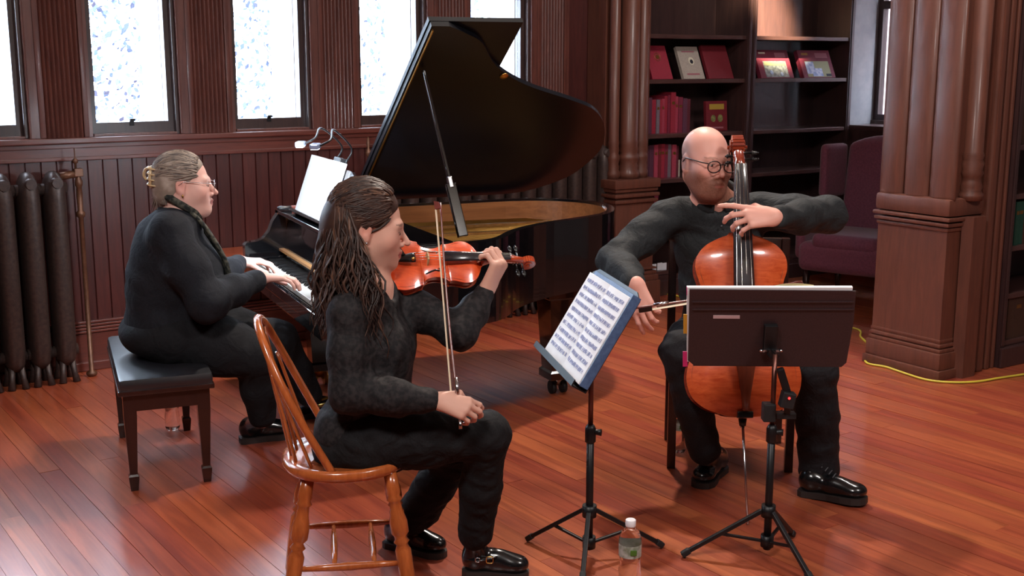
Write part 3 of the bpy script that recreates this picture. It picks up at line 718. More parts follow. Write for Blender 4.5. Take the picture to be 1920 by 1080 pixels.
# ---- radiators ----
m_rad = mottled('bronze_radiator_paint', srgb(58, 46, 44), srgb(72, 57, 52), 60, .42, .2, metal=.35)
m_pipe = mottled('brown_pipe_paint', srgb(92, 60, 44), srgb(112, 76, 56), 40, .4, .2, metal=.4)
def rr(w, d, n=20): return [(w*math.copysign(abs(math.cos(a))**.75, math.cos(a)), d*math.copysign(abs(math.sin(a))**.75, math.sin(a))) for a in [2*math.pi*i/n for i in range(n)]]
def section():
    mb = MB(); prof = [(.035, .55, .09), (.048, .85, .13), (.052, 1, .2), (.052, 1, .95), (.05, .97, 1.0), (.042, .85, 1.045), (.028, .6, 1.075), (.01, .25, 1.09)]
    mb.loft([[V(x, y, z) for x, y in rr(w, .095*d)] for w, d, z in prof]); mb.tube([V(-.064, 0, .16), V(.064, 0, .16)], .03, 12)
    o = mb.build('radiator_section', m_rad); m1 = o.data; bpy.data.objects.remove(o)
    mb = MB(); mb.tube([V(0, .02, 1.035), V(0, -.105, 1.035)], [.034, .026], 14); mb.tube([V(-.064, 0, 1.0), V(.064, 0, 1.0)], .03, 12)
    o = mb.build('hub_boss', m_rad); m2 = o.data; bpy.data.objects.remove(o)
    mb = MB()
    for s in (-1, 1): mb.tube([V(s*.02, -.03, .14), V(s*.028, -.05, .05), V(s*.035, -.06, 0)], [.02, .014, .02], 8); mb.tube([V(s*.02, .03, .14), V(s*.028, .05, .05), V(s*.035, .06, 0)], [.02, .014, .02], 8)
    o = mb.build('foot', m_rad); m3 = o.data; bpy.data.objects.remove(o)
    return m1, m2, m3
RS = section()
def radiator(ts, o, label):
    e = empty('radiator', WW(ts[len(ts)//2], o, 0), label, 'radiator')
    for t in ts:
        for nm, me in zip(('radiator_section', 'hub_boss', 'foot'), RS):
            q = bpy.data.objects.new(nm, me); COL.objects.link(q); q.parent = e; q.matrix_parent_inverse = e.matrix_basis.inverted(); q.location = WW(t, o, 0); q.rotation_euler = (0, 0, WA)
    return e
r1 = radiator([-.185-.125*i for i in range(7)], .16, 'tall bronze-painted radiator at the left under the windows')
mb = MB(); p = WW(-.055, .15, 0)
mb.lathe([(.02, 0), (.028, .01), (.028, .02), (.012, .03), (.012, .84), (.022, .85), (.022, .87), (.013, .88), (.016, .95), (.014, 1.0), (.02, 1.01), (.02, 1.03), (.012, 1.05), (.012, 1.06)], p, 14)
mb.tube([p+Z3*1.07, WW(-.15, .16, 1.06)], .02, 10); mb.box(p+Z3*1.075, (.022, .022, .02), WD, WI, Z3, .004); mb.lathe([(.006, 1.09), (.006, 1.12), (.014, 1.125), (.014, 1.14), (.003, 1.15), (.003, 1.2)], p+WD*-.01, 10)
mb.build('supply_pipe', m_pipe, r1, auto=False)
r2 = radiator([1.75+.125*i for i in range(14)], .16, 'long bronze-painted radiator along the wall behind the piano')
mb = MB(); p = WW(1.62, .15, 0); mb.lathe([(.028, 0), (.028, .02), (.012, .03), (.012, .84), (.022, .85), (.022, .87), (.013, .88), (.016, 1.0), (.02, 1.03), (.012, 1.06)], p, 14); mb.tube([p+Z3*1.06, WW(1.72, .16, 1.05)], .02, 10)
mb.lathe([(.006, 1.07), (.02, 1.1), (.02, 1.11), (.006, 1.13), (.012, 1.16), (.003, 1.2)], p, 10); mb.build('supply_pipe', m_pipe, r2)

# ---- Windsor chair ----
CA = math.radians(9); CF = Vector((math.cos(CA), math.sin(CA), 0)); CLV = Vector((-math.sin(CA), math.cos(CA), 0)); CC = Vector((-.505, 3.42, 0))
def CW(u, l, z): return CC + CF*u + CLV*l + Z3*z
e = empty('windsor_chair', CC, 'honey-coloured wooden chair with bow back and turned legs, the violinist on it', 'chair')
def seat_ring(z, s): return [CW((.185*math.cos(a)*(1.0 if math.cos(a) < 0 else 1.06)-.01)*s, .205*math.copysign(abs(math.sin(a))**.85, math.sin(a))*s, z) for a in [2*math.pi*i/36 for i in range(36)]]
mb = MB(); mb.loft([seat_ring(.425, .9), seat_ring(.432, .97), seat_ring(.445, 1.0), seat_ring(.458, .985), seat_ring(.464, .95), seat_ring(.456, .8), seat_ring(.45, .4), seat_ring(.45, .02)]); mb.build('seat', m_oak, e)
bow = spline([CW(-.045, -.168, .455), CW(-.12, -.182, .60), CW(-.185, -.165, .735), CW(-.232, -.10, .845), CW(-.248, 0, .878), CW(-.232, .10, .845), CW(-.185, .165, .735), CW(-.12, .182, .60), CW(-.045, .168, .455)], 8)
mb = MB(); mb.tube(bow, .0155, 12, flat=.78, up=CF); mb.build('back_bow', m_oak, e)
for i, l in enumerate((-.115, -.058, 0, .058, .115)):
    b0 = CW(-.165+.06*(abs(l)/.115)**2, l, .455); zt = .872-.16*(abs(l)*1.25/.16)**2.2; ut = -.247+.055*(abs(l)*1.25/.16)**2
    t0 = CW(ut, l*1.22, zt); mb = MB(); rings_ = []
    for q in [j/10 for j in range(11)]:
        w = .007+.010*max(0, math.cos((q-.25)/.5*math.pi*.5))**1.3 if q < .75 else .006
        c = b0.lerp(t0, q); rings_.append([c+CLV*w*math.cos(a)+CF*.0055*math.sin(a) for a in [2*math.pi*k/10 for k in range(10)]])
    mb.loft(rings_); mb.build('spindle', m_oak, e)
turn = [(0, .013), (.03, .017), (.25, .0225), (.46, .024), (.50, .016), (.52, .024), (.55, .015), (.58, .026), (.66, .027), (.74, .019), (.80, .017), (.815, .024), (.84, .018), (.86, .022), (1, .019)]
feet = {}
for su in (-1, 1):
    for sl in (-1, 1):
        a = CW(-.19 if su < 0 else .185, sl*.185, 0); b = CW(-.115 if su < 0 else .125, sl*.125, .43); feet[su, sl] = (a, b)
        mb = MB(); mb.tube([a.lerp(b, t) for t, r in turn], [r for t, r in turn], 14); mb.build('leg', m_oak, e)
mid = {}
for sl in (-1, 1):
    a = feet[-1, sl][0].lerp(feet[-1, sl][1], .37); b = feet[1, sl][0].lerp(feet[1, sl][1], .37); mid[sl] = (a, b)
    mb = MB(); mb.tube([a.lerp(b, t) for t in (0, .3, .5, .7, 1)], [.007, .011, .013, .011, .007], 10); mb.build('stretcher', m_oak, e)
for t in (.36, .72):
    a = mid[-1][0].lerp(mid[-1][1], t); b = mid[1][0].lerp(mid[1][1], t)
    mb = MB(); mb.tube([a.lerp(b, q) for q in (0, .3, .5, .7, 1)], [.006, .010, .0115, .010, .006], 10); mb.build('stretcher', m_oak, e)

# ---- cellist's chair ----
CH = Vector((.90, 4.72, 0)); e = empty('dark_chair', CH, 'dark wooden chair mostly hidden under the cellist', 'chair')
HF = Vector((-.10, -.995, 0)).normalized(); HL = Vector((-HF.y, HF.x, 0))     # facing the camera; HL is the sitter's left (image right)
def HW(u, l, z): return CH + HF*u + HL*l + Z3*z
mb = MB(); mb.box(HW(-.02, 0, .425), (.21, .215, .025), HF, HL, Z3, .012); mb.build('seat', m_mahog, e)
for u in (.17, -.2):
    for l in (-.235, .235):
        mb = MB(); mb.seg(HW(u, l, 0), HW(u, l, .42 if u > 0 else .9), .034, .034, HF, .003); mb.build('leg', m_mahog, e)
mb = MB(); mb.box(HW(-.2, 0, .82), (.012, .22, .08), HF, HL, Z3, .006); mb.build('backrest', m_mahog, e)

# ---- wing chair ----
m_burg = mottled('burgundy_upholstery', srgb(96, 44, 62), srgb(112, 54, 72), 90, .8, .3, .002, sheen=.2)
WC = Vector((2.42, 8.0, 0)); wf = Vector((-.62, -.785, 0)).normalized(); wlv = Vector((-wf.y, wf.x, 0)); Rw = frame(wf)
def XW(u, l, z): return WC + wf*u + wlv*l + Z3*z
e = empty('wing_chair', WC, 'burgundy upholstered wing chair by the window beside the pier', 'chair')
s = SDF(); s.box(XW(.02, 0, .33), (.33, .33, .10), Rw, .05, .02); mt = s.mesh('seat', .018, m_burg, e)
s = SDF(); s.box(XW(.08, 0, .44), (.27, .235, .055), Rw, .04, .02); s.mesh('seat_cushion', .018, m_burg, e)
Rb = frame(wf*math.cos(.16)+Z3*math.sin(.16))
s = SDF(); s.box(XW(-.30, 0, .72), (.06, .27, .36), Rb, .05, .03); s.ell(XW(-.35, 0, 1.06), (.055, .2, .07), Rb, .06); s.mesh('backrest', .018, m_burg, e)
for sg in (-1, 1):
    s = SDF(); s.box(XW(-.18, sg*.32, .88), (.13, .035, .19), frame(wf+wlv*sg*.25), .03, .05); s.mesh('wing', .018, m_burg, e)
    s = SDF(); s.cap(XW(-.25, sg*.35, .62), XW(.28, sg*.37, .60), .062, .066, .03); s.box(XW(.0, sg*.345, .46), (.29, .035, .16), Rw, .03, .04); s.mesh('armrest', .018, m_burg, e)
    for u in (-.27, .28):
        mb = MB(); mb.tube([XW(u, sg*.28, 0), XW(u, sg*.28, .24)], [.017, .028], 4); mb.build('leg', m_mahog, e)
# ======================= BOOKCASES AND BOOKS =======================
SHZ = [.174, .50, .825, 1.14, 1.515, 1.82, 2.7]
def bookcase(base, a0, a1, label, shz):
    e = empty('bookcase', base+RD*(a0+a1)/2+RB*.2, label, 'bookcase')
    for a in (a0, a1-.045):
        mb = MB(); rbox(mb, base, a, a+.045, 0, .36, 0, 2.9); rbox(mb, base, a+.010, a+.035, -.008, 0, .12, 2.9, .004); mb.build('side_panel', m_dark, e)
    mb = MB(); rbox(mb, base, a0+.045, a1-.045, .34, .36, 0, 2.9); mb.build('back_panel', m_dark, e)
    mb = MB(); rbox(mb, base, a0+.045, a1-.045, .0, .34, 0, shz[0]-.03); rbox(mb, base, a0, a1, -.02, 0, 0, .11, .006); mb.build('base', m_dark, e)
    for z in shz:
        mb = MB(); rbox(mb, base, a0+.045, a1-.045, .012, .34, z-.028, z, .003); mb.build('shelf', m_shelf, e)
    mb = MB(); rbox(mb, base, a0, a1, -.02, .36, 2.9, 2.98, .01); mb.build('cornice', m_dark, e)
    return e
bookcase(BC, -.06, .953, 'tall dark bookcase full of red books behind the cellist', SHZ)
bookcase(BC, .957, 2.03, 'tall dark bookcase with a lit top shelf, two picture books displayed', SHZ)
bookcase(KC, PRW+.2, PRW+1.3, 'dark bookcase at the right edge beyond the pier, green books inside', [.14, .40, .66, .94, 1.2, 1.5, 1.8, 2.2])
ORD = ['first', 'second', 'third', 'fourth', 'fifth', 'sixth', 'seventh', 'eighth', 'ninth', 'tenth', 'eleventh', 'twelfth', 'thirteenth', 'fourteenth', 'fifteenth', 'sixteenth']
m_pages = mat('book_pages', srgb(200, 190, 170), .8)
m_gilt = mat('gilt_lettering', srgb(150, 110, 60), .35, .8)
REDS = {'crimson': (128, 26, 44), 'maroon': (78, 22, 34), 'dark red': (98, 20, 30), 'rose': (140, 48, 66), 'plum': (76, 38, 56), 'grey': (96, 84, 92), 'wine': (104, 28, 48), 'green': (22, 62, 50), 'brown': (58, 38, 28), 'cream': (150, 138, 128)}
MBK = {k: mottled('cloth_'+k.replace(' ', '_'), srgb(*v), srgb(*[min(255, c*1.12) for c in v]), 120, .6, .15, .001) for k, v in REDS.items()}
def std_book(base, a, b, z, w, h, d, colr, label, group, lean=0.0, gilt=True):
    e = empty('book', base+RD*(a+w/2)+RB*(b+d/2)+Z3*z, label, 'book', group)
    mb = MB(); rbox(mb, base, a, a+.0025, b, b+d, z, z+h); rbox(mb, base, a+w-.0025, a+w, b, b+d, z, z+h); rbox(mb, base, a, a+w, b-.002, b+.002, z, z+h, .001); mb.build('cover', MBK[colr], e)
    mb = MB(); rbox(mb, base, a+.0025, a+w-.0025, b+.002, b+d-.004, z+.004, z+h-.004); mb.build('pages', m_pages, e)
    if gilt and w > .02:
        mb = MB()
        rbox(mb, base, a+w*.2, a+w*.8, b-.0028, b-.002, z+h*.7, z+h*.7+.02)
        mb.build('spine_title', m_gilt, e)
rng = random.Random(11)
def row(base, a, b, z, spec, shelfname, group):
    for i, (w, h, c) in enumerate(spec):
        std_book(base, a, b+rng.uniform(0, .012), z, w-.0015, h, .16, c, '%s book, %s from left on %s' % (c, ORD[i], shelfname), group, gilt=rng.random() < .45)
        a += w
row(BC, -.01, .10, 1.14, [(.026, .24, 'plum'), (.042, .245, 'grey'), (.018, .22, 'maroon'), (.046, .25, 'plum'), (.04, .235, 'crimson'), (.03, .235, 'grey'), (.024, .235, 'crimson'), (.024, .24, 'rose'), (.03, .26, 'crimson'), (.022, .265, 'wine'), (.046, .285, 'crimson'), (.026, .255, 'rose'), (.04, .25, 'wine'), (.04, .24, 'plum'), (.034, .235, 'maroon')], 'the shelf above the cellist', 'books in the row above the cellist')
row(BC, -.01, .10, .825, [(.026, .235, 'plum'), (.034, .235, 'maroon'), (.04, .235, 'grey'), (.022, .23, 'plum'), (.04, .235, 'plum'), (.036, .235, 'rose'), (.03, .24, 'dark red'), (.036, .24, 'crimson'), (.03, .235, 'wine'), (.03, .235, 'grey'), (.04, .23, 'rose'), (.03, .22, 'maroon'), (.016, .12, 'cream')], 'the shelf by the cellist ear', 'books in the row beside the cellist head')
row(BC, .02, .10, .50, [(.034, .24, 'rose'), (.03, .22, 'crimson'), (.04, .22, 'maroon'), (.034, .225, 'plum'), (.04, .23, 'wine')], 'the shelf above the cellist shoulder', 'books in the row at the cellist shoulder')
row(KC, PRW+.30, .03, .66, [(.035, .235, 'green'), (.05, .235, 'green'), (.04, .24, 'brown'), (.04, .22, 'green')], 'the middle shelf beyond the pier', 'books in the right-hand bookcase')
row(KC, PRW+.30, .03, .14, [(.06, .23, 'brown'), (.07, .235, 'brown'), (.06, .22, 'brown')], 'the bottom shelf beyond the pier', 'books in the right-hand bookcase')
row(KC, PRW+.30, .03, 1.2, [(.05, .22, 'brown'), (.05, .235, 'grey')], 'the top shelf beyond the pier', 'books in the right-hand bookcase')
# displayed books, leaning back
def shown(px0, px1, z, h, lean, colr, label, deco=None, b=.05, th=.025, turn=0.0):
    a0 = (PLN(px0, 150, BC+RB*b, RI)-BC).dot(RD); a1 = (PLN(px1, 150, BC+RB*b, RI)-BC).dot(RD); w = a1-a0
    X = (RD*math.cos(turn)+RB*math.sin(turn)); up = (Z3*math.cos(lean)+RB*math.sin(lean)); nn = X.cross(up)*-1
    if nn.dot(RI) < 0: nn = -nn
    c0 = BC+RB*(b+.0)+RD*a0+Z3*(z+.002); e = empty('book', c0+X*w/2, label, 'book', 'books displayed facing out')
    mb = MB()
    for o in (0, -th): mb.box(c0+X*w/2+up*h/2+nn*(o-.001), (w/2, h/2, .0015), X, up, nn)
    mb.box(c0+up*h/2-nn*th/2, (.0015, h/2, th/2), X, up, nn); mb.build('cover', MBK[colr], e)
    mb = MB(); mb.box(c0+X*w/2+up*h/2-nn*th/2, (w/2-.004, h/2-.004, th/2-.002), X, up, nn); mb.build('pages', m_pages, e)
    def pt(x, y, o=.0012): return c0+X*w*x+up*h*y+nn*o
    def patch(name, x0, x1, y0, y1, m, o=.0012): MB().box(pt((x0+x1)/2, (y0+y1)/2, o), (w*(x1-x0)/2, h*(y1-y0)/2, .0006), X, up, nn).build(name, m, e)
    def disc(name, x, y, r, m, ring=False, o=.0012):
        mb = MB(); ps = [pt(x, y, o)+X*r*math.cos(t)+up*r*1.15*math.sin(t) for t in [6.2832*i/22 for i in range(22)]]
        if ring: mb.tube(ps, .0022, 5, closed=True)
        else: mb.prism(ps, nn*.0012)
        mb.build(name, m, e)
    if deco: deco(patch, disc)
m_ink = mat('dark_print', srgb(34, 34, 44), .6); m_picgrey = mottled('grey_photograph', srgb(96, 98, 100), srgb(156, 158, 156), 45, .4, 0); m_blue = mottled('blue_photograph', srgb(120, 140, 190), srgb(190, 200, 220), 40, .4, 0)
m_yel = mat('yellow_print', srgb(160, 130, 50), .6); m_grn = mottled('green_print', srgb(60, 80, 40), srgb(140, 130, 80), 60, .6, 0); m_pink = mat('pink_print', srgb(150, 90, 100), .6); m_olive = mat('pale_olive_print', srgb(150, 148, 110), .5)
def d1(p, d): d('gilt_ring', .5, .66, .026, m_gilt, True); d('gilt_emblem', .5, .66, .015, m_gilt)
def d2(p, d): d('oval_portrait', .55, .55, .026, m_pages); d('portrait_figure', .55, .53, .014, m_ink, o=.0026); p('title_line', .2, .8, .82, .86, m_pink); p('title_line', .2, .8, .12, .17, m_pink)
def d3(p, d): p('cover_photograph', .16, .86, .03, .60, m_picgrey); p('sky_strip', .18, .84, .44, .58, m_olive, .0022); p('title_line', .1, .3, .86, .92, m_pages); p('title_line', .58, .9, .72, .90, m_pink); d('town_dot', .35, .2, .016, m_blue, o=.0024); d('town_dot', .65, .14, .014, m_blue, o=.0024)
def d4(p, d): p('cover_photograph', .14, .88, .03, .60, m_olive); p('river_patch', .14, .40, .14, .58, m_blue, .0022); p('river_patch', .3, .62, .05, .34, m_blue, .0024); p('title_line', .1, .3, .82, .9, m_gilt); p('title_line', .52, .9, .72, .90, m_pink); p('dark_corner', .72, .88, .05, .14, m_ink, .0024)
def d5(p, d): p('title_line', .15, .85, .72, .90, m_yel); d('cover_figure', .32, .42, .022, m_grn); d('cover_figure', .66, .42, .024, m_grn); p('title_line', .2, .8, .08, .14, m_pink)
shown(1224, 1262, 1.515, .25, .42, 'crimson', 'crimson book with a round gilt emblem, leaning on the upper shelf', d1)
shown(1283, 1322, 1.515, .245, .42, 'cream', 'pale book with an oval portrait, between two red displayed books', d2)
shown(1330, 1376, 1.515, .26, .42, 'dark red', 'plain dark red book displayed leaning at the right of the pale one', None)
shown(1428, 1489, 1.515, .225, .42, 'wine', 'red picture book with a grey town photograph, left of two below the lit shelf', d3, th=.035)
shown(1508, 1567, 1.515, .225, .42, 'wine', 'red picture book with a blue and white photograph, right of two below the lit shelf', d4, th=.035)
shown(1328, 1367, 1.14, .215, .08, 'dark red', 'dark red book with yellow lettering standing face out near the cellist head', d5, b=.10)
m_card = mat('white_card', srgb(205, 205, 210), .6)
for i, (x, y) in enumerate(((1214, 493), (1226, 500), (1237, 492), (1245, 499))):
    q = PLN(x, y, BC+RB*.04, RI); o = MB().box(Vector((q.x, q.y, .174+.028+(i % 2)*-.004)), (.022, .002, .026), RD, RB, Z3).build('white_card', m_card)
    tag(o, 'small white card on the bottom shelf, %s from the left' % ORD[i], 'card', 'white cards on the bottom shelf')
# ======================= STANDS, SCORES, BOTTLES, CORD, LAMP =======================
m_blkmetal = mat('black_powder_coat', srgb(24, 23, 25), .42, .3)
m_brownplate = mottled('brown_black_plate', srgb(44, 28, 30), srgb(52, 34, 36), 200, .5, .1)
m_paper = mat('white_paper', srgb(236, 236, 238), .7)
m_stave = mat('printed_notes', srgb(150, 156, 190), .8)
m_poleb = mat('bronzed_pole', srgb(96, 58, 50), .3, .7)
def stand_base(e, p, feet, zhub, zlow, ztop, pole_top):
    mb = MB(); mb.tube([p+Z3*.03, p+Z3*ztop], .0125, 14); mb.build('lower_pole', m_blkmetal, e)
    mb = MB(); mb.tube([p+Z3*ztop, p+Z3*pole_top], .0085, 12); mb.build('upper_pole', m_poleb, e)
    mb = MB(); mb.tube([p+Z3*(ztop-.05), p+Z3*(ztop-.045), p+Z3*(ztop+.0), p+Z3*(ztop+.012)], [.013, .018, .018, .012], 14); mb.build('clutch', m_blkmetal, e)
    mb = MB(); mb.tube([p+Z3*(ztop-.012), p+Z3*(ztop-.012)+V(.035, -.01, 0)], [.007, .012], 8); mb.build('clutch_knob', m_blkmetal, e)
    mb = MB(); mb.tube([p+Z3*(zhub-.02), p+Z3*(zhub+.02)], .024, 12); mb.build('upper_hub', m_blkmetal, e)
    mb = MB(); mb.tube([p+Z3*(zlow-.02), p+Z3*(zlow+.02)], .022, 12); mb.build('lower_hub', m_blkmetal, e)
    for f in feet:
        d = (f-p); d.z = 0; d.normalize(); a = p+d*.022+Z3*zhub
        mb = MB(); mb.seg(a, f+Z3*.012, .016, .014, bev=.003); lg = mb.build('leg', m_blkmetal, e)
        mb = MB(); mb.seg(f.lerp(a, .10)+Z3*.011, f+Z3*.010, .021, .020, bev=.005); mb.build('rubber_foot', m_rubber, lg)
        mb = MB(); mb.seg(p+d*.02+Z3*zlow, a.lerp(f, .52)+Z3*.006, .011, .009, bev=.002); mb.build('brace', m_blkmetal, e)
# ---- stand of the violinist ----
pA = G(1104, 1045); pA.z = 0
eA = empty('music_stand', pA, 'black folding music stand holding the open score in front of the violinist', 'stand')
stand_base(eA, pA, [G(988, 1016), G(1243, 1028), G(1092, 1092)], .165, .055, .45, .70)
wv = Vector((.2, -.98, 0)).normalized(); hv = Vector((.98, .2, 0)).normalized(); be = math.radians(59)
sv = hv*math.cos(be)+Z3*math.sin(be); nv = (Z3*math.cos(be)-hv*math.sin(be)); cA = Vector((pA.x-.005, pA.y-.01, .79))
def AW(w, s_, n=0): return cA+wv*w+sv*s_+nv*n
mb = MB(); mb.prism([AW(-.265, -.165), AW(.255, -.165), AW(.255, .155), AW(.2, .175), AW(-.215, .175), AW(-.265, .155)], nv*-.004)
mb.box(AW(-.005, -.165, .022), (.26, .026, .002), wv, nv, sv); mb.box(AW(-.005, -.155, .048), (.26, .002, .010), wv, nv, sv); mb.build('desk', m_blkmetal, eA)
mb = MB(); mb.seg(pA+Z3*.69, AW(0, -.03, -.012), .03, .02); mb.box(AW(0, -.03, -.012), (.05, .04, .008), wv, sv, nv, .003); mb.build('desk_bracket', m_blkmetal, eA)
m_folder = mottled('blue_grey_folder', srgb(62, 84, 120), srgb(74, 98, 134), 80, .5, .1)
eS = empty('open_score', AW(0, -.16, .02), 'open sheet music in a blue folder on the stand beside the violinist', 'book')
mb = MB(); mb.box(AW(.02, .005, .004), (.245, .158, .003), wv, sv, nv, .001); mb.build('cover', m_folder, eS)
mb = MB(); mb.box(AW(.262, .005, .016), (.003, .158, .014), wv, sv, nv); mb.build('cover_edge', m_folder, eS)
for sg, x0, x1, nm in ((-1, -.215, .02, 'left_page'), (1, .02, .25, 'right_page')):
    R_ = []
    for i in range(13):
        t = i/12; x = x0+(x1-x0)*t; dd = abs(x-.02)/.235; lift = .016+.012*math.sin(min(1, dd*1.6)*math.pi*.75)+(.006 if sg > 0 else 0)
        R_.append((x, lift))
    rings_ = [[AW(x, .150, l), AW(x, -.152, l-.0), AW(x, -.152, .008), AW(x, .150, .008)] for x, l in R_]
    mb = MB(); mb.loft(rings_, smooth=False); pg = mb.build('page_block', m_paper, eS); pg['label'] = 'white printed music page'
    mb = MB(); rngp = random.Random(4+sg)
    for r in range(10):
        y = .125-r*.0268
        for i in range(1, 11):
            x, l = R_[i]; x2, l2 = R_[i+1]
            for q in range(4):
                if rngp.random() < .22: continue
                xx = x+(x2-x)*(q+.5)/4; ll = l+(l2-l)*(q+.5)/4
                mb.box(AW(xx, y+rngp.uniform(-.002, .002), ll+.0006), (.0017, rngp.uniform(.003, .0065), .0004), wv, sv, nv)
            for q in (-.005, 0, .005): mb.box(AW((x+x2)/2, y+q, (l+l2)/2+.0006), (abs(x2-x)*.5, .0005, .0004), wv, sv, (nv+wv*((l-l2)/(x2-x))).normalized())
    mb.build('printed_staves', m_stave, pg)
# ---- stand of the cellist ----
pB = G(1437, 1045); pB.z = 0
eB = empty('music_stand', pB, 'black music stand with wide solid desk seen from behind in front of the cello', 'stand')
stand_base(eB, pB, [G(1278, 1046), G(1487, 1008), G(1520, 1092)], .165, .06, .45, .70)
pl_p = D(1440, 615, 3.72); tl = math.radians(20); nB = Vector((0.02, -math.cos(tl), -math.sin(tl))).normalized()   # back of the desk faces the camera and down
def BP(x, y, n=0): return PLN(x, y, pl_p, nB)+nB*n
cor = [BP(1293, 543), BP(1605, 546), BP(1601, 600), BP(1587, 680), BP(1578, 688), BP(1300, 684), BP(1290, 676)]
upB = (cor[0]-cor[6]).normalized(); rtB = (cor[1]-cor[0]).normalized()
mb = MB(); mb.prism(cor, nB*-.004)
lipc = (BP(1300, 684)+BP(1578, 688))/2; mb.box(lipc-nB*.025, ((BP(1578, 688)-BP(1300, 684)).length/2, .003, .024), rtB, upB, nB)
mb.build('desk', m_brownplate, eB)
mb = MB()
for y0, y1 in ((566, 569), (580, 583)): mb.seg(BP(1298, y0, .002), BP(1600, y0, .002), .004, .004, nB)
mb.build('desk_rib', m_brownplate, eB)
mb = MB(); mb.box(BP(1362, 594, .001), ((BP(1387, 594)-BP(1337, 594)).length/2, .006, .0008), rtB, upB, nB); mb.build('paper_label', mat('pinkish_label', srgb(190, 160, 162), .6), eB)
mb = MB(); a = BP(1443, 655, .02); mb.seg(pB+Z3*.69, a, .022, .022, V(0, 1, 0)); mb.box(BP(1443, 630, .012), (.022, .05, .010), rtB, upB, nB, .003); mb.build('desk_bracket', m_blkmetal, eB)
for x in (1424, 1461):
    mb = MB(); c = BP(x, 650, .022); mb.ball(c, (.008, .012, .006), 8); mb.seg(c, BP(1443, 650, .022), .008, .008, nB); mb.build('wing_nut', m_chrome, eB)
eM = empty('music_score', (cor[5]+cor[4])/2-nB*.02, 'thick score with pink and yellow tabs standing on the cellist music stand', 'book')
mb = MB(); q = [BP(1289, 541, -.006), BP(1600, 541, -.006), BP(1580, 683, -.006), BP(1289, 680, -.006)]; mb.prism(q, nB*-.012); mb.build('page_block', m_paper, eM)
pgs = [BP(1450, 543, -.02), BP(1470, 539, -.022), BP(1500, 539, -.026), BP(1530, 543, -.03)]
mb = MB(); mb.loft([[p, p-upB*.12] for p in spline(pgs, 5)], closed=False); mb.build('curling_page', mat('cream_paper', srgb(214, 200, 150), .7), eM)
m_pinktab = mat('pink_tab', srgb(226, 50, 130), .5); m_ytab = mat('yellow_tab', srgb(214, 160, 50), .5)
for (x, y0, y1, m) in ((1292, 541, 556, m_pinktab), (1285, 662, 690, m_pinktab), (1286, 592, 628, m_ytab)):
    mb = MB(); mb.prism([BP(x-4, y0, -.008), BP(x+5, y0, -.008), BP(x+5, y1, -.008), BP(x-4, y1, -.008)], nB*-.002); mb.build('index_tab', m, eM)
# clip-on recorder with a red light
pc0 = D(1462, 690, 3.66); pc1 = D(1478, 742, 3.66)
eR = empty('clip_on_light', pB+V(.05, 0, .5), 'black clip-on device with a small red light on the cellist music stand', 'device')
mb = MB(); mb.seg(pc0, pc1, .024, .022, V(0, -1, 0), .006); mb.build('lamp_tube', m_blkmetal, eR)
mb = MB(); c = D(1476, 749, 3.655); mb.box(c, (.022, .02, .026), V(.97, 0, -.2).normalized(), V(0, 1, 0), V(.2, 0, .97).normalized(), .004); mb.build('housing', m_rubber, eR)
mb = MB(); mb.ball(D(1480, 747, 3.632), .0042, 8); mb.build('red_indicator', mat('red_led', (1, .02, .02, 1), .4, emit=((1, .03, .03, 1), 3)), eR)
mb = MB(); mb.box(D(1465, 778, 3.69), (.045, .018, .010), bev=.003); mb.box(D(1441, 772, 3.684), (.02, .022, .03), bev=.004); mb.seg(D(1476, 758, 3.66), D(1476, 775, 3.68), .02, .014); mb.build('clamp', m_rubber, eR)
# ---- water bottles ----
m_pet = mat('clear_plastic', (1, 1, 1, 1), .03, trans=1.0, ior=1.33); m_water = mat('water', (.95, .98, 1, 1), 0, trans=1, ior=1.33)
m_cap = mat('white_cap', srgb(225, 222, 226), .4); m_lab = mottled('bottle_label', srgb(120, 130, 110), srgb(180, 185, 180), 60, .4, 0); m_labg = mat('green_mark', srgb(70, 110, 40), .4)
def bottle(p, s, label):
    e = empty('water_bottle', p, label, 'bottle', 'plastic water bottles on the floor'); R = .0325*s
    pr = [(R*.5, .003), (R*.9, 0), (R, .01)] + [(R*(.97 if i % 2 else 1.0), .012+.011*i) for i in range(1, 6)] + [(R*.88, .085), (R*.97, .10), (R*.99, .102), (R*.99, .142), (R, .145), (R*.98, .155), (R*.75, .175), (R*.44, .186), (R*.4, .19), (R*.4, .2)]
    pr = [(r, z*s) for r, z in pr]
    mb = MB(); mb.lathe(pr, p, 24); mb.build('bottle_body', m_pet, e)
    mb = MB(); mb.lathe([(R*.44, .19*s), (R*.46, .192*s), (R*.46, .208*s), (R*.4, .21*s)], p, 20); mb.build('cap', m_cap, e)
    mb = MB(); mb.lathe([(R*1.0, .104*s), (R*1.005, .106*s), (R*1.005, .138*s), (R*1.0, .14*s)], p, 24, caps=False); mb.build('label', m_lab, e)
    mb = MB(); mb.box(p+V(.2*R, -R*1.005, .122*s), (.009*s, .002, .008*s), bev=.0015); mb.build('label_mark', m_labg, e)
bottle(G(1180, 1104), 1.10, 'clear water bottle standing in the foreground between the two music stands')
bottle(G(324, 803), 1.0, 'clear water bottle standing on the floor beneath the piano bench')
bottle(G(1272, 846), .95, 'clear water bottle beside the leg of the cellist chair')
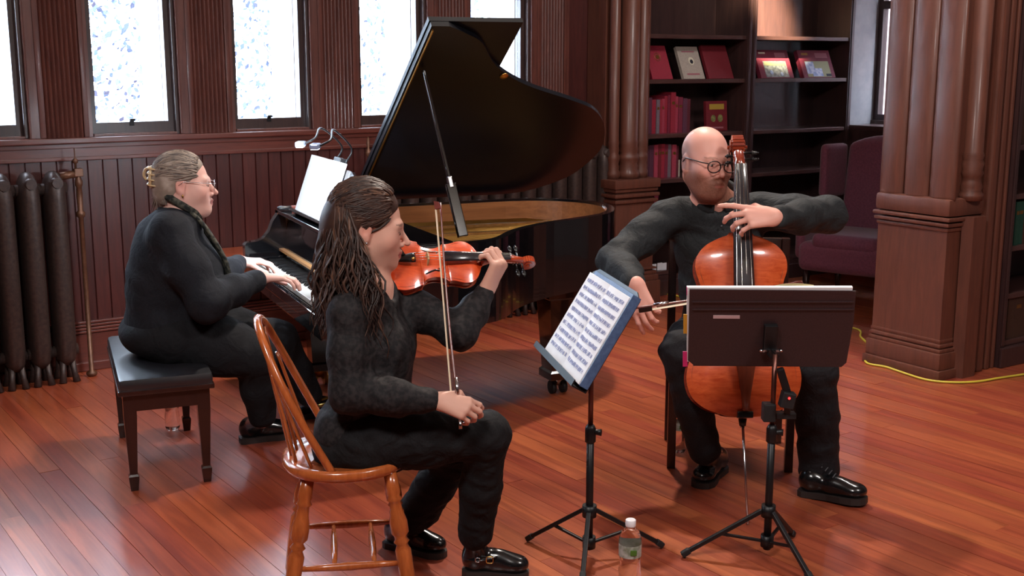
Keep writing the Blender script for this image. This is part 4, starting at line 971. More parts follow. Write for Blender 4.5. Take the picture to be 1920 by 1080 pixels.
# ---- yellow extension cord ----
m_cord = mat('yellow_cord', srgb(196, 178, 60), .45)
pts = [(1600, 617), (1614, 634), (1630, 650), (1634, 664), (1622, 674), (1628, 684), (1660, 690), (1690, 700), (1735, 714), (1780, 719), (1830, 718), (1880, 710), (1935, 702)]
cp = [G(x, y) + Z3*.0065 for x, y in pts]
cpts = spline([G(1216, 552)+Z3*.0065, G(1250, 553)+Z3*.0065, Vector((1.35, 7.9, .0065)), Vector((1.75, 7.35, .0065))]+cp, 6)
tag(MB().tube(cpts, .0062, 8).build('extension_cord', m_cord), 'yellow extension cord curling around the foot of the right-hand pier', 'cord')
# ---- music, lamp and odds on the piano ----
eP = empty('piano_score', DP(5.36, .0, .02), 'large white open score on the piano music desk, glowing under the lamp', 'book')
for b0, b1, s0 in ((5.08, 5.36, 1), (5.36, 5.63, -1)):
    rings_ = []
    for i in range(9):
        t = i/8; b = b0+(b1-b0)*t; g = abs(b-5.36)/.28; o = .012+.012*math.sin(g*math.pi*.8)
        rings_.append([DP(b, .005, o), DP(b, .285, o+.004), DP(b, .285, .004), DP(b, .005, .004)])
    mb = MB(); mb.loft(rings_, smooth=False); mb.build('page_block', m_paper, eP)
m_lamp = mat('lamp_housing_grey', srgb(150, 165, 200), .3, .3)
eL = empty('clip_on_lamp', DP(5.3, .29, -.01), 'clip-on lamp with two curved necks above the piano score', 'lamp')
mb = MB(); mb.box(DP(5.21, .285, 0), (.05, .02, .02), PN_, DNV, DUP, .005); mb.build('clip', m_blkmetal, eL)
for bx, hx, hy in ((5.28, 562, 272), (5.12, 590, 276)):
    a = DP(bx, .29, 0); hd = PLN(hx+8, hy-2, PW(1.22, 0, 1.2), PL_); mid_ = a.lerp(hd, .45)+Z3*.11
    pth = spline([a, a+DUP*.07+DNV*-.005, mid_, hd+PL_*.05+Z3*.025, hd], 6)
    mb = MB(); mb.tube(pth, .0042, 8); mb.build('neck', m_blkmetal, eL)
    mb = MB(); X = (PL_*.35-PN_*-.9).normalized(); mb.box(hd-PL_*.015, (.048, .018, .011), X, Z3.cross(X), Z3, .006); h_ = mb.build('lamp_head', m_lamp, eL)
    mb = MB(); mb.box(hd-PL_*.015-Z3*.0115, (.04, .013, .001), X, Z3.cross(X), Z3); mb.build('led_strip', mat('led_white', (.8, .9, 1, 1), .4, emit=((.75, .88, 1, 1), 18)), h_)
    l = lamp('SPOT', hd-PL_*.015-Z3*.016, 45, (.8, .9, 1), .02, DP(5.36, .08), 130, .7); l.name = 'clip_lamp_light'; l.parent = eL; l.matrix_parent_inverse = eL.matrix_basis.inverted()
e = empty('glasses_case', PW(1.31, 5.74, .905), 'slim dark case lying on the piano corner left of the score', 'case')
a, b = G(520, 391, .918), G(568, 389, .918)
mb = MB(); mb.tube([a, a.lerp(b, .1), a.lerp(b, .55)], [.008, .012, .012], 10); mb.build('case_body', m_leather, e)
mb = MB(); mb.tube([a.lerp(b, .55), a.lerp(b, .95), b], [.0122, .0122, .008], 10); mb.build('case_end', mat('reddish_case_end', srgb(150, 90, 80), .35, .4), e)
a, b = G(541, 487, .90), G(588, 475, .905)
# ======================= VIOLIN AND CELLO =======================
OUTL = [(0, .0), (.004, .07), (.02, .14), (.05, .208), (.11, .268), (.20, .291), (.29, .277), (.35, .250), (.385, .243), (.392, .236), (.405, .205), (.44, .175), (.50, .158), (.56, .160), (.61, .180), (.642, .206), (.652, .213), (.672, .203), (.73, .213), (.80, .233), (.87, .225), (.93, .18), (.97, .11), (.988, .062), (1.0, .05)]
m_cello_tail = grain('rosewood_tailpiece', srgb(84, 36, 22), srgb(110, 52, 32), along='Z', rough=.3, coat=.4)
def varnish(name, c1, c2):
    return grain(name, c1, c2, along='X', stretch=6, scale=14, rough=.25, coat=.8, bump=.03, coat_rough=.07)
def fiddle(root, O, vx, vn, L, rib, arch, m_top, m_side, cello, widen=1.0, hs=1.0):
    """O: bottom centre of the top-plate edge plane, vx: towards the scroll, vn: out of the top plate"""
    vx = Vector(vx).normalized(); vn = Vector(vn); vn = (vn-vx*vn.dot(vx)).normalized(); vy = vn.cross(vx)
    def P(x, y, n): return O+vx*x*L+vy*y*L+vn*n*L
    st = []
    for i0, i1 in ((0, 8), (8, 16), (16, 24)):
        st += [(p.x, p.y) for p in spline([V(x, w, 0) for x, w in OUTL[i0:i1+1]], 5)]
    st = [(max(0, x), max(0, w)*widen) for x, w in st]
    def plate(sign, base, h, name, m, grow):
        mb = MB(); top = []; K = 12
        for x, w in st:
            w2 = w+grow; lx = max(0, min(1, x/.14))*max(0, min(1, (1-x)/.14)); ln = math.sin(lx*math.pi/2)
            row = []
            for k in range(K+1):
                s = math.sin((k/K-.5)*math.pi); e = 1-abs(s)**2.2; ch = .004*abs(s)**8
                row.append(P(x-(.004 if x < .01 else 0)+(.003 if x > .99 else 0), w2*s, base+sign*(h*e*ln+ch)))
            top.append(row)
        mb.loft(top, closed=False)
        low = [[P(x, (w+grow)*s, base-sign*.010) for s in (-1, 1)] for x, w in st]
        mb.loft([[top[i][0], low[i][0]] for i in range(len(st))], closed=False); mb.loft([[top[i][-1], low[i][1]] for i in range(len(st))], closed=False)
        mb.loft([[l[0], l[1]] for l in low], closed=False)
        return mb.build(name, m, root)
    tp = plate(1, 0, arch, 'top_plate', m_top, .008); plate(-1, -rib-.006, arch*.8, 'back_plate', m_side, .008)
    loop = [(x, w) for x, w in st] + [(x, -w) for x, w in reversed(st)]
    mb = MB(); mb.loft([[P(x, w*.985, -.004), P(x, w*.985, -rib-.004)] for x, w in loop+loop[:1]], closed=False); mb.build('ribs', m_side, root)
    mb = MB()                                                 # purfling line
    pf = [P(x*.972+.012, w*.93+(.0), arch*(1-.93**2.2)*math.sin(max(0, min(1, x/.14))*max(0, min(1, (1-x)/.14))*math.pi/2)+.003) for x, w in loop]
    mb.tube(pf, .0022*L if not cello else .0016*L, 4, closed=True); mb.build('purfling', m_ebony, tp)
    # f holes
    for s in (-1, 1):
        c = [(.555, .085), (.57, .10), (.555, .112), (.52, .105), (.46, .125), (.40, .15), (.365, .148), (.358, .165), (.375, .172)]
        pts = spline([P(x, s*y, arch*(1-(y/.175)**2.2)+.0035) for x, y in c], 5)
        mb = MB(); mb.tube(pts, [.0045*L+.004*L*math.sin(math.pi*i/(len(pts)-1)) for i in range(len(pts))], 6, flat=.35, up=vn); mb.build('f_hole', m_ebony, tp)
    # bridge, tailpiece, fingerboard, neck, scroll, pegs, strings
    bx = .445; bh = arch+.092; mb = MB()
    mb.prism([P(bx, y, n) for y, n in ((-.06, arch-.012), (-.058, arch+.03), (-.045, bh-.012), (0, bh), (.045, bh-.012), (.058, arch+.03), (.06, arch-.012), (.03, arch), (.02, arch+.03), (-.02, arch+.03), (-.03, arch))], vx*.012*L); mb.build('bridge', mat('maple_bridge', srgb(196, 168, 120), .5), root)
    mb = MB(); rr_ = []
    for x, w, n in ((.03, .018, arch+.012), (.12, .026, arch+.03), (.30, .056, arch+.058), (.325, .055, arch+.06)): rr_.append([P(x, w*math.cos(t), n+.022*max(0, math.sin(t))) for t in [math.pi*i/8 for i in range(9)]])
    mb.loft(rr_, closed=True); mb.build('tailpiece', m_cello_tail if cello else m_ebony, root)
    fbx = (.60 if not cello else .57); nutx = 1.0+(.28 if not cello else .37)
    mb = MB(); rr_ = []
    for x, w, n in ((fbx, .060, arch+.068), (1.0, .05, arch+.045), (nutx, .034, arch+.022)): rr_.append([P(x, w*math.cos(t), n+.018*math.sin(t)) for t in [math.pi*i/8 for i in range(9)]])
    mb.loft(rr_, closed=True); mb.build('fingerboard', mat('ebony_fingerboard', srgb(38, 36, 40), .28, coat=.4), root)
    mb = MB(); rr_ = []
    for x, w, n0, n1 in ((.985, .050, -rib, arch+.045), (1.02, .042, -.06, arch+.04), (1.08, .036, -.025, arch+.035), (nutx-.03, .031, -.02, arch+.02), (nutx+.03*hs, .034, -.035, arch+.03), (nutx+.22*hs, .030, -.05, arch-.005), (nutx+.29*hs, .026, -.06, -.01)):
        rr_.append([P(x, w*math.cos(t), (n0+n1)/2+(n1-n0)/2*math.sin(t)) for t in [2*math.pi*i/14 for i in range(14)]])
    mb.loft(rr_); nk = mb.build('neck', m_side, root)
    mb = MB(); sp = []                                        # the scroll: a snail of two and a half turns
    for i in range(46):
        t = i/45; a = -math.pi*.55+t*math.pi*4.4; r = .062*(1-t)**.8*(.8+.2*hs if not cello else .7)+.006
        sp.append((P(nutx+.325*hs, 0, -.045)+vx*L*r*math.cos(a)*-1*-1+vn*L*r*math.sin(a), (.020*(1-t)+.008)*L, (.026+.022*t)*L))
    for i in range(len(sp)-1):
        a, ra, wa = sp[i]; b, rb, wb = sp[i+1]; d = (b-a).normalized(); up2 = vy.cross(d)
        mb.box((a+b)/2, ((b-a).length*.62, (wa+wb)/2, (ra+rb)/2), d, vy, up2)
    mb.tube([P(nutx+.325*hs, -.055, -.045), P(nutx+.325*hs, .055, -.045)], .011*L, 10); mb.build('scroll', m_side, nk)
    for i, (x, s) in enumerate(((.07, 1), (.12, -1), (.17, 1), (.215, -1))):
        ps_ = (.5 if (vy*s).x > 0 else .2) if cello else 1.0; a = P(nutx+x*hs, -s*.04, -.012); b = P(nutx+x*hs, s*(.04+.065*ps_), -.012); mb = MB(); mb.tube([a, b], .008*L, 8)
        mb.tube([b, b+vy*s*.006*L, b+vy*s*.012*L], [.009*L, .014*L, .009*L], 8); mb.ball(b+vy*s*.04*L*ps_, (.022*L*ps_, .034*L*ps_, .008*L), 10, vx, vy, vn); mb.ball(b+vy*s*.075*L*ps_, .006*L, 6); mb.build('peg', m_ebony, root)
    m_str = mat('steel_string', srgb(200, 196, 188), .25, 1.0)
    for i in range(4):
        y = (i-1.5)/1.5; mb = MB(); r = (.0016 if not cello else .0015)*L*(1+.3*i)
        mb.tube([P(.31, y*.035, arch+.082), P(bx+.006, y*.046, bh-.002-.006*abs(y)), P(nutx, y*.026, arch+.044), P(nutx+(.06+.045*i)*hs, y*.012, arch*.4)], r, 5); mb.build('string', m_str, root)
    return P, vy
m_vtop = varnish('violin_varnish', srgb(196, 62, 26), srgb(226, 92, 42)); m_vside = varnish('violin_maple', srgb(150, 48, 22), srgb(190, 76, 34))
VO = D(712, 496, 3.545); VT = D(1002, 487, 3.69)
vx_ = (VT-VO).normalized(); vn_ = Vector((.02, -.74, .67))
ev = empty('violin', VO, 'bright orange-red violin held under the chin of the seated woman', 'violin')
VPf, vvy = fiddle(ev, VO, vx_, vn_, .322, .09, .045, m_vtop, m_vside, False, hs=.62)
mb = MB(); R_ = []
for i in range(15):
    t = i/14; x = .03+.20*t; R_.append((x, -.06-.16*math.sin(t*math.pi)))
mb.prism([VPf(x, .03+.17*math.sin(i/10*math.pi), .09) for i, x in enumerate([.02+.022*j for j in range(11)])], vn_*.008); mb.tube([VPf(-.015, .08, -.10), VPf(-.015, .08, .09)], .004, 6); mb.build('chin_rest', m_ebony, ev)
mb = MB(); mb.ball(VPf(.30, -.03, .125), .006, 8); mb.build('fine_tuner', m_brass, ev)
mb = MB()
mb.tube([VPf(.02, -.20, -.12), VPf(.03, -.05, -.17), VPf(.10, .15, -.17), VPf(.13, .22, -.12)], .009, 8)
for q in ((.02, -.20), (.13, .22)): mb.tube([VPf(q[0], q[1], -.13), VPf(q[0], q[1]*1.02, -.09)], .005, 6)
mb.build('shoulder_rest', mat('rest_grey', srgb(150, 140, 120), .4, .4), ev)
# bows
m_hair = mat('bow_hair', srgb(226, 206, 178), .6); m_stick = grain('pernambuco', srgb(86, 34, 30), srgb(116, 50, 42), along='Z', rough=.3, coat=.5)
def bow(name, end, tip, hairdir, label, frogpos=.06):
    e = empty(name, end, label, 'bow'); d = (tip-end); L = d.length; d.normalize(); h = Vector(hairdir); h = (h-d*h.dot(d)).normalized(); w = d.cross(h)
    mb = MB(); N_ = 14; pts = [end+d*L*i/N_+h*.007*math.sin(math.pi*i/N_) for i in range(N_+1)]; mb.tube(pts, [.0045-.0018*i/N_ for i in range(N_+1)], 8); mb.build('stick', m_stick, e)
    mb = MB(); mb.seg(end+d*.055+h*.020, end+d*L*.985+h*.017, .009, .0022, h); mb.build('hair', m_hair, e)
    mb = MB(); mb.box(end+d*.055+h*.012, (.024, .006, .011), d, w, h, .003); mb.build('frog', m_ebony, e)
    mb = MB(); mb.tube([end-d*.012, end+d*.018], .0055, 8); mb.build('end_screw', m_chrome, e)
    mb = MB(); mb.prism([tip-d*.02+h*q for q in (0, .018)]+[tip+d*.008+h*.02, tip+d*.002+h*.004], w*.006); mb.build('tip', m_stick, e)
    mb = MB(); mb.tube([end+d*.085, end+d*.14], .0058, 8); mb.build('grip', m_chrome, e)
VB0, VB1 = D(863, 797, 3.235), D(826, 380, 3.575)
bow('violin_bow', VB0, VB1, (-1, .4, 0), 'violin bow held upright by the seated woman')
m_ctop = varnish('cello_varnish', srgb(170, 62, 26), srgb(204, 92, 46)); m_cside = varnish('cello_maple', srgb(116, 38, 22), srgb(150, 58, 32))
CO = D(1396, 781, 4.035); CT = D(1388, 437, 4.235); ec = empty('cello', G(1400, 985), 'orange-brown cello held between the knees of the bearded man', 'cello')
cvx = (CT-CO).normalized(); CLEN = (CT-CO).length*1.0
CPf, cvy = fiddle(ec, CO, cvx, Vector((-.06, -.96, .28)), CLEN, .155, .05, m_ctop, m_cside, True, widen=1.03, hs=.37)
pin = G(1402, 985)
mb = MB(); mb.tube([CPf(-.01, 0, -.08), CPf(-.05, 0, -.085)], [.016, .012], 12); mb.build('endpin_collar', m_ebony, ec)
mb = MB(); mb.tube([CPf(-.03, 0, -.08), pin+Z3*.004], [.005, .0045], 8); mb.tube([CPf(-.05, 0, -.085), CPf(-.06, 0, -.085)], .008, 8); mb.build('endpin', m_chrome, ec)
mb = MB(); mb.box(CPf(.01, 0, .01), (.028, .012, .02), cvy, cvx, cvx.cross(cvy), .004); mb.build('saddle', m_ebony, ec)
bow('cello_bow', D(1180, 579, 4.04), D(1503, 527, 3.99), (0, .5, -.9), 'cello bow drawn across the strings by the bearded man')
# ======================= PEOPLE =======================
def skin_mat(name):
    m = mat(name, (.6, .35, .28, 1), .5, sss=.08, spec=.4); nt = m.node_tree; L = nt.links.new; b = nt.nodes['Principled BSDF']
    a = N(m, 'ShaderNodeVertexColor', layer_name='Col'); L(a.outputs['Color'], b.inputs['Base Color'])
    tc = N(m, 'ShaderNodeTexCoord'); no = N(m, 'ShaderNodeTexNoise'); no.inputs['Scale'].default_value = 180; L(tc.outputs['Object'], no.inputs['Vector'])
    bp = N(m, 'ShaderNodeBump'); bp.inputs['Strength'].default_value = .12; bp.inputs['Distance'].default_value = .001; L(no.outputs['Fac'], bp.inputs['Height']); L(bp.outputs[0], b.inputs['Normal'])
    return m
def cloth(name, c1, c2, scale=260, rough=.8, fold=.5, sheen=.0, pattern=0):
    m = mat(name, c1, rough, sheen=sheen, spec=.25); nt = m.node_tree; L = nt.links.new; b = nt.nodes['Principled BSDF']
    tc = N(m, 'ShaderNodeTexCoord'); n1 = N(m, 'ShaderNodeTexNoise'); n1.inputs['Scale'].default_value = pattern or scale; n1.inputs['Detail'].default_value = 3
    n2 = N(m, 'ShaderNodeTexNoise'); n2.inputs['Scale'].default_value = 13; n2.inputs['Detail'].default_value = 3; n2.inputs['Distortion'].default_value = 1.2
    for n in (n1, n2): L(tc.outputs['Object'], n.inputs['Vector'])
    ra = N(m, 'ShaderNodeValToRGB'); ra.color_ramp.elements[0].position = .42; ra.color_ramp.elements[1].position = .6; ra.color_ramp.elements[0].color = c1; ra.color_ramp.elements[1].color = c2
    L(n1.outputs['Fac'], ra.inputs['Fac']); L(ra.outputs['Color'], b.inputs['Base Color'])
    bp = N(m, 'ShaderNodeBump'); bp.inputs['Strength'].default_value = fold; bp.inputs['Distance'].default_value = .02; L(n2.outputs['Fac'], bp.inputs['Height']); L(bp.outputs[0], b.inputs['Normal'])
    return m
m_skin = skin_mat('skin'); m_eye = mat('eye_white', srgb(205, 200, 195), .2); m_iris = mat('iris', srgb(50, 40, 34), .15)
def head(s, c, R, k=1.0, jaw=1.0, nose=1.0):
    """adds a head to SDF s; c: centre at ear height on the eye line, R columns: face direction, left, up"""
    R = np.array(R); T = lambda *v: _np(c)+R @ (np.array(v)*k)
    s.ell(T(-.016, 0, .034), (.099*k, .077*k, .088*k), R, .02)
    s.ell(T(.024, 0, -.028), (.072*k, .063*k*jaw, .094*k), R, .03)
    for g in (-1, 1):
        s.cap(T(-.014, g*.054*jaw, -.056), T(.058, g*.024*jaw, -.102), .021*k, .018*k, .04)
        s.cap(T(.080, g*.040, .019), T(.090, g*.008, .015), .009*k, .008*k, .02)          # brow
        s.ell(T(.056, g*.039, -.034), .025*k, None, .045)                                 # cheek
        s.ell(T(.108, g*.031, -.003), (.017*k, .019*k, .011*k), R, .012, '-')            # socket
        s.ell(T(.0795, g*.031, -.003), .0145*k, None, .005)                              # lids
    s.ell(T(.066, 0, -.074), (.036*k, .036*k, .032*k), R, .03)                            # muzzle
    s.ell(T(.086, 0, -.109), .0185*k, None, .03)
    s.cap(T(.092, 0, .004), T(.124*nose, 0, -.035), .0070*k, .0105*k, .012)               # nose
    for g in (-1, 1): s.ell(T(.107, g*.0125, -.042), .0085*k, None, .008)
    for g in (-1, 1):
        s.cap(T(.092, g*.020, -.070), T(.107, 0, -.0665), .0050*k, .0062*k, .008); s.cap(T(.090, g*.017, -.079), T(.104, 0, -.0805), .0055*k, .0075*k, .008)
        s.cap(T(.104, g*.018, -.0735), T(.1125, 0, -.0735), .0014*k, .0014*k, .003, '-')
    for g in (-1, 1):                                                                    # ears
        s.ell(T(-.014, g*.079, -.008), (.020*k, .008*k, .032*k), R, .008)
        s.ell(T(-.013, g*.0895, -.004), (.0115*k, .0085*k, .020*k), R, .004, '-'); s.ell(T(-.006, g*.078, -.034), (.010*k, .007*k, .012*k), R, .008)
    return T
def hand(s, wr, d, n, side, curls, L=1.0, spread=.10, thumb=(.5, .5), wid=1.0):
    """wr: wrist, d: towards the knuckles, n: out of the back of the hand, side: +1 puts the thumb towards d x n"""
    d = Vector(d).normalized(); n = Vector(n); n = (n-d*n.dot(d)).normalized(); w = d.cross(n)*side       # w: towards the thumb
    tips = []
    for i, (off, kl) in enumerate(((.030, .088), (.010, .092), (-.010, .087), (-.029, .078))):
        kn = wr+d*kl*L+w*off*wid*L+n*(.004 if i in (1, 2) else 0)*L
        s.cap(wr+w*off*.55*L+d*.012*L, kn, .0145*L, .0115*L, .014)
        fl = (.042, .046, .043, .034)[i]*L; ang = -spread*(i-1.3)*-1; fd = (d+w*(spread*(1.4-i))).normalized()
        c = curls[i] if hasattr(curls[i], '__len__') else (curls[i], curls[i]*1.15, curls[i]*.8); th = 0; p = kn; r = (.0098, .0100, .0096, .0085)[i]*L
        for j in range(3):
            th += c[j]; q = p+(fd*math.cos(th)-n*math.sin(th))*fl*(1, .62, .5)[j]
            s.cap(p, q, r*(1-.08*j), r*(.92-.08*j), .004); p = q
        tips.append(p)
    a = wr+w*.022*L+d*.022*L-n*.006*L; b = a+(d*.030+w*.026-n*.010*thumb[1])*L; t1 = b+(d*.034+w*(.014-.03*thumb[0])-n*.030*thumb[1])*L; t2 = t1+(d*.026-w*.012*thumb[0]-n*.014*thumb[1])*L
    s.cap(wr+w*.012*L, a, .0165*L, .0165*L, .014); s.cap(a, b, .0165*L, .0130*L, .010); s.cap(b, t1, .0125*L, .0108*L, .006); s.cap(t1, t2, .0108*L, .0088*L, .004)
    return tips
def face_colour(c, R, k, base, lip, extra=None):
    R = np.array(R); c = _np(c)
    def f(P):
        L = ((P-c) @ R)/k; C = np.tile(np.array(base[:3]), (len(P), 1)); rng_ = np.linalg.norm(L, axis=1) < .2
        def mixin(w, col): C[:] = C*(1-w[:, None])+np.array(col[:3])*w[:, None]
        g = lambda x, y, z, r: np.exp(-(((L[:, 0]-x)**2+(np.abs(L[:, 1])-y)**2+(L[:, 2]-z)**2)/r**2))
        red = np.array(base[:3])*np.array((1.0, .62, .60))
        mixin(np.clip(.35*g(.075, .045, -.035, .03)+.28*g(.115, 0, -.036, .018)+.5*g(-.014, .082, -.01, .03), 0, 1)*rng_, red)
        mouth = ((np.abs(L[:, 1])/.022)**2+((L[:, 2]+.0735)/.0105)**2 < 1) & (L[:, 0] > .085); mixin(mouth*.9, lip); mixin((((np.abs(L[:, 1])/.024)**2+((L[:, 2]+.0735)/.0016)**2 < 1) & (L[:, 0] > .08))*.6, np.array(lip[:3])*.35)
        brow = ((np.abs(np.abs(L[:, 1])-.031)/.021)**2+((L[:, 2]-.0215)/.0045)**2 < 1) & (L[:, 0] > .05)
        lash = ((np.abs(np.abs(L[:, 1])-.031)/.0155)**2+((L[:, 2]+.001+.12*(np.abs(L[:, 1])-.031))/.0026)**2 < 1) & (L[:, 0] > .07); mixin(lash*.8, srgb(48, 34, 32)); mixin((((np.abs(np.abs(L[:, 1])-.031)/.017)**2+((L[:, 2]-.003)/.010)**2 < 1) & (L[:, 0] > .07))*.28, np.array(base[:3])*.45)
        if extra: extra(L, mixin, brow, rng_)
        return C
    return f
def eyes(e, T, R, k, look=(1, 0, 0)):
    for g in (-1, 1):
        c = Vector(T(.0812, g*.031, -.0035)); f = Vector(R @ np.array(look)).normalized()
        o = MB().ball(c, .0128*k, 14).build('eye', m_eye, e); MB().ball(c+f*.0100*k, .0052*k, 10).build('iris', m_iris, o)
def glasses(e, T, R, k, w, h, m, rim=.0016, lens_tilt=0):
    g_ = empty_part = None
    X, Y, Z_ = [Vector(R[:, i]) for i in range(3)]
    mb = MB()
    for s in (-1, 1):
        c = Vector(T(.118, s*.033, -.006)); mb.tube([c+Y*w*math.cos(t)+Z_*h*math.copysign(abs(math.sin(t))**.85, math.sin(t)) for t in [6.2832*i/28 for i in range(28)]], rim, 6, closed=True)
    mb.tube([Vector(T(.118, -.012, .0)), Vector(T(.122, 0, .003)), Vector(T(.118, .012, .0))], rim, 6)
    for s in (-1, 1): mb.tube([Vector(T(.118, s*(.033+w/k*.98), .006)), Vector(T(.105, s*.074, .008)), Vector(T(0, s*.083, .012)), Vector(T(-.022, s*.083, -.004))], rim*1.1, 6)
    o = mb.build('glasses', m, e)
    return o
def ripple(amp, f, seed):                                    # soft folds in cloth
    r = np.random.RandomState(seed); K = r.normal(size=(5, 3))*f; ph = r.rand(5)*6.28
    def fn(P):
        v = 0
        for i in range(5): v = v+np.sin(P @ K[i]+ph[i]+1.3*np.sin(P @ K[(i+2) % 5]*.6+ph[(i+1) % 5]))
        return v*amp/2.2
    return fn
lerp = lambda a, b, t: Vector(a).lerp(Vector(b), t)
m_bootleather = mat('polished_black_leather', srgb(16, 16, 18), .22, coat=.4); m_sole = mat('shoe_sole', srgb(42, 33, 31), .6); m_gold2 = mat('gold_buckle', srgb(214, 176, 110), .25, 1.0)
def shoe(e, heel, toe, anklep, name='shoe', w=.042, sole=.022, hh=.075, shaft=None):
    """heel and toe: points on the sole bottom"""
    heel, toe = Vector(heel), Vector(toe); d = (toe-heel); L = d.length; d.normalize(); u = Vector((0, 0, 1)); u = (u-d*u.dot(d)).normalized(); l = u.cross(d); R = frame(d, u)
    s = SDF(); P = lambda x, y, z: heel+d*x*L+l*y+u*z
    s.ell(P(.80, 0, .028+sole), (.20*L, w*.95, .030), R, .02); s.ell(P(.52, 0, .035+sole), (.25*L, w*.82, .042), R, .03); s.ell(P(.18, 0, .04+sole), (.17*L, w*.78, .048), R, .03)
    s.cap(P(.20, 0, .05+sole), anklep, w*.80, w*.86, .03); s.cut(P(0, 0, sole), -u); o = s.mesh(name, .006, m_bootleather, e)
    out = [(0, .0), (.01, .55), (.08, .8), (.25, .78), (.45, .72), (.65, .92), (.82, 1.0), (.94, .75), (.995, .3)]
    pl = [P(x, w*y*1.04, 0) for x, y in out] + [P(x, -w*y*1.04, 0) for x, y in reversed(out[1:])]
    mb = MB(); mb.prism(pl, u*(sole+.006)); mb.build('sole', m_sole, o)
    return o, P
# ---------------- violinist ----------------
ev_p = empty('person', CW(.0, 0, 0), 'seated woman in black with long wavy brown hair playing the violin', 'person')
pel = D(668, 822, 3.44); shR = Vector((-.475, 3.32, .905)); shL = Vector((-.375, 3.60, .915)); nb = Vector((-.425, 3.475, .955))
elR = D(655, 738, 3.27); wrR = D(816, 752, 3.265); elL = D(862, 625, 3.50); wrL = D(911, 545, 3.60)
hipR = D(690, 822, 3.365); hipL = D(690, 815, 3.53); knR = D(913, 815, 3.41); knL = D(872, 835, 3.61); anR = D(890, 1010, 3.52); anL = D(760, 985, 3.70)
hd = D(692, 421, 3.475); hf = Vector((math.cos(.17)*.975, math.sin(.17)*.975, -.20)).normalized(); HR = frame(hf, Vector((-.05, -.05, 1)))
s = SDF(); T = head(s, hd, HR, .99, .96)
s.cap(T(-.025, 0, -.05), nb, .046, .049, .03); s.cap(nb, lerp(nb, pel, .3), .055, .085, .04)
sp1 = lerp(nb, pel, .28); sp2 = lerp(nb, pel, .62); tl_ = (shL-shR).normalized(); tf = tl_.cross(Z3).normalized()
Rt = frame(tf)
s.ell(sp1, (.085, .125, .12), Rt, .05); s.ell(sp2, (.08, .11, .13), Rt, .05); s.ell(pel, (.10, .145, .10), Rt, .05)
s.cap(lerp(nb, shR, .3), shR, .045, .045, .04); s.cap(lerp(nb, shL, .3), shL, .045, .045, .04)
s.chain([shR, elR, wrR], [.042, .034, .024], .02); s.chain([shL, elL, wrL], [.042, .034, .023], .02)
s.chain([hipR, knR, anR], [.078, .048, .034], .03); s.chain([hipL, knL, anL], [.078, .048, .034], .03)
hand(s, wrR+Vector((.012, 0, 0)), (.92, -.05, -.25), (.15, -.75, .55), -1, [.55, .6, .7, .75], .92, .05, (.9, 1.0))
tipsL = hand(s, wrL, (.45, .10, .88), (.80, -.50, -.33), 1, [(.95, 1.0, .8), (1.0, 1.1, .8), (1.1, 1.1, .8), (1.1, 1.0, .8)], 1.08, .10, (.3, 1.2))
sk = srgb(204, 156, 138)
def vex(L, mixin, brow, r): mixin(brow*.7*r, srgb(70, 44, 36))
s.mesh('body', .0034, m_skin, ev_p, face_colour(hd, HR, .99, sk, srgb(168, 84, 80), vex)); eyes(ev_p, T, HR, .99, (1, 0, -.35))
for g in (-1, 1): MB().ball(Vector(T(-.004, g*.090, -.042)), .0042, 8).build('earring', m_chrome, ev_p)
# blouse
m_blouse = cloth('black_patterned_blouse', srgb(19, 17, 19), srgb(38, 33, 34), rough=.75, fold=.3, pattern=70)
s = SDF(); G_ = .014
s.ell(sp1, (.100, .142, .135), Rt, .06); s.ell(lerp(nb, pel, .40)+tf*.07+Z3*.01, (.085, .125, .085), Rt, .05); s.ell(sp2+tf*.03, (.115, .135, .16), Rt, .06); s.ell(pel+Z3*.03, (.118, .160, .11), Rt, .06)
s.cap(nb-Z3*.025, lerp(nb, shR, .85), .060, .056, .06); s.cap(nb-Z3*.025, lerp(nb, shL, .6), .058, .055, .05)
s.chain([shR, lerp(shR, elR, .5), elR, lerp(elR, wrR, .5), lerp(elR, wrR, .93)], [.056, .053, .050, .047, .036], .05)
s.chain([shL, lerp(shL, elL, .5), elL, lerp(elL, wrL, .5), lerp(elL, wrL, .90)], [.058, .054, .050, .044, .034], .03)
s.ell(nb+tf*.055+Z3*.045, (.055, .035, .075), Rt, .02, '-'); s.ell(nb+Z3*.055, (.058, .058, .05), Rt, .02, '-')
s.disp = ripple(.0022, 58, 3); s.mesh('blouse', .0065, m_blouse, ev_p)
mb = MB()                                                      # open collar
for g in (-1, 1):
    a = nb-tf*.03+tl_*g*.055+Z3*.03; b = nb+tf*.045+tl_*g*.052-Z3*.005; c = nb+tf*.085+tl_*g*.012-Z3*.085
    mb.tube(spline([a, b, c], 6), [.007]*13, 8)
mb.build('collar', m_blouse, ev_p)
# trousers
m_trouser = cloth('black_trouser_cloth', srgb(16, 15, 17), srgb(24, 22, 24), 300, .85, .5)
s = SDF(); s.ell(pel-Z3*.005, (.125, .165, .10), Rt, .05); s.ell(pel+CF*.06-Z3*.02, (.13, .165, .085), Rt, .05)
s.chain([hipR-Z3*.0, lerp(hipR, knR, .5), knR], [.098, .086, .068], .04); s.chain([knR, lerp(knR, anR, .5), lerp(anR, knR, .06)], [.066, .062, .055], .03)
s.chain([hipL, lerp(hipL, knL, .5), knL], [.098, .086, .066], .04); s.chain([knL, lerp(knL, anL, .5), lerp(anL, knL, .12)], [.064, .062, .062], .03)
s.cap(lerp(anL, knL, .3)+Vector((.02, 0, 0)), D(806, 968, 3.69), .045, .028, .03)
s.disp = ripple(.0022, 50, 8); s.mesh('trousers', .0065, m_trouser, ev_p)
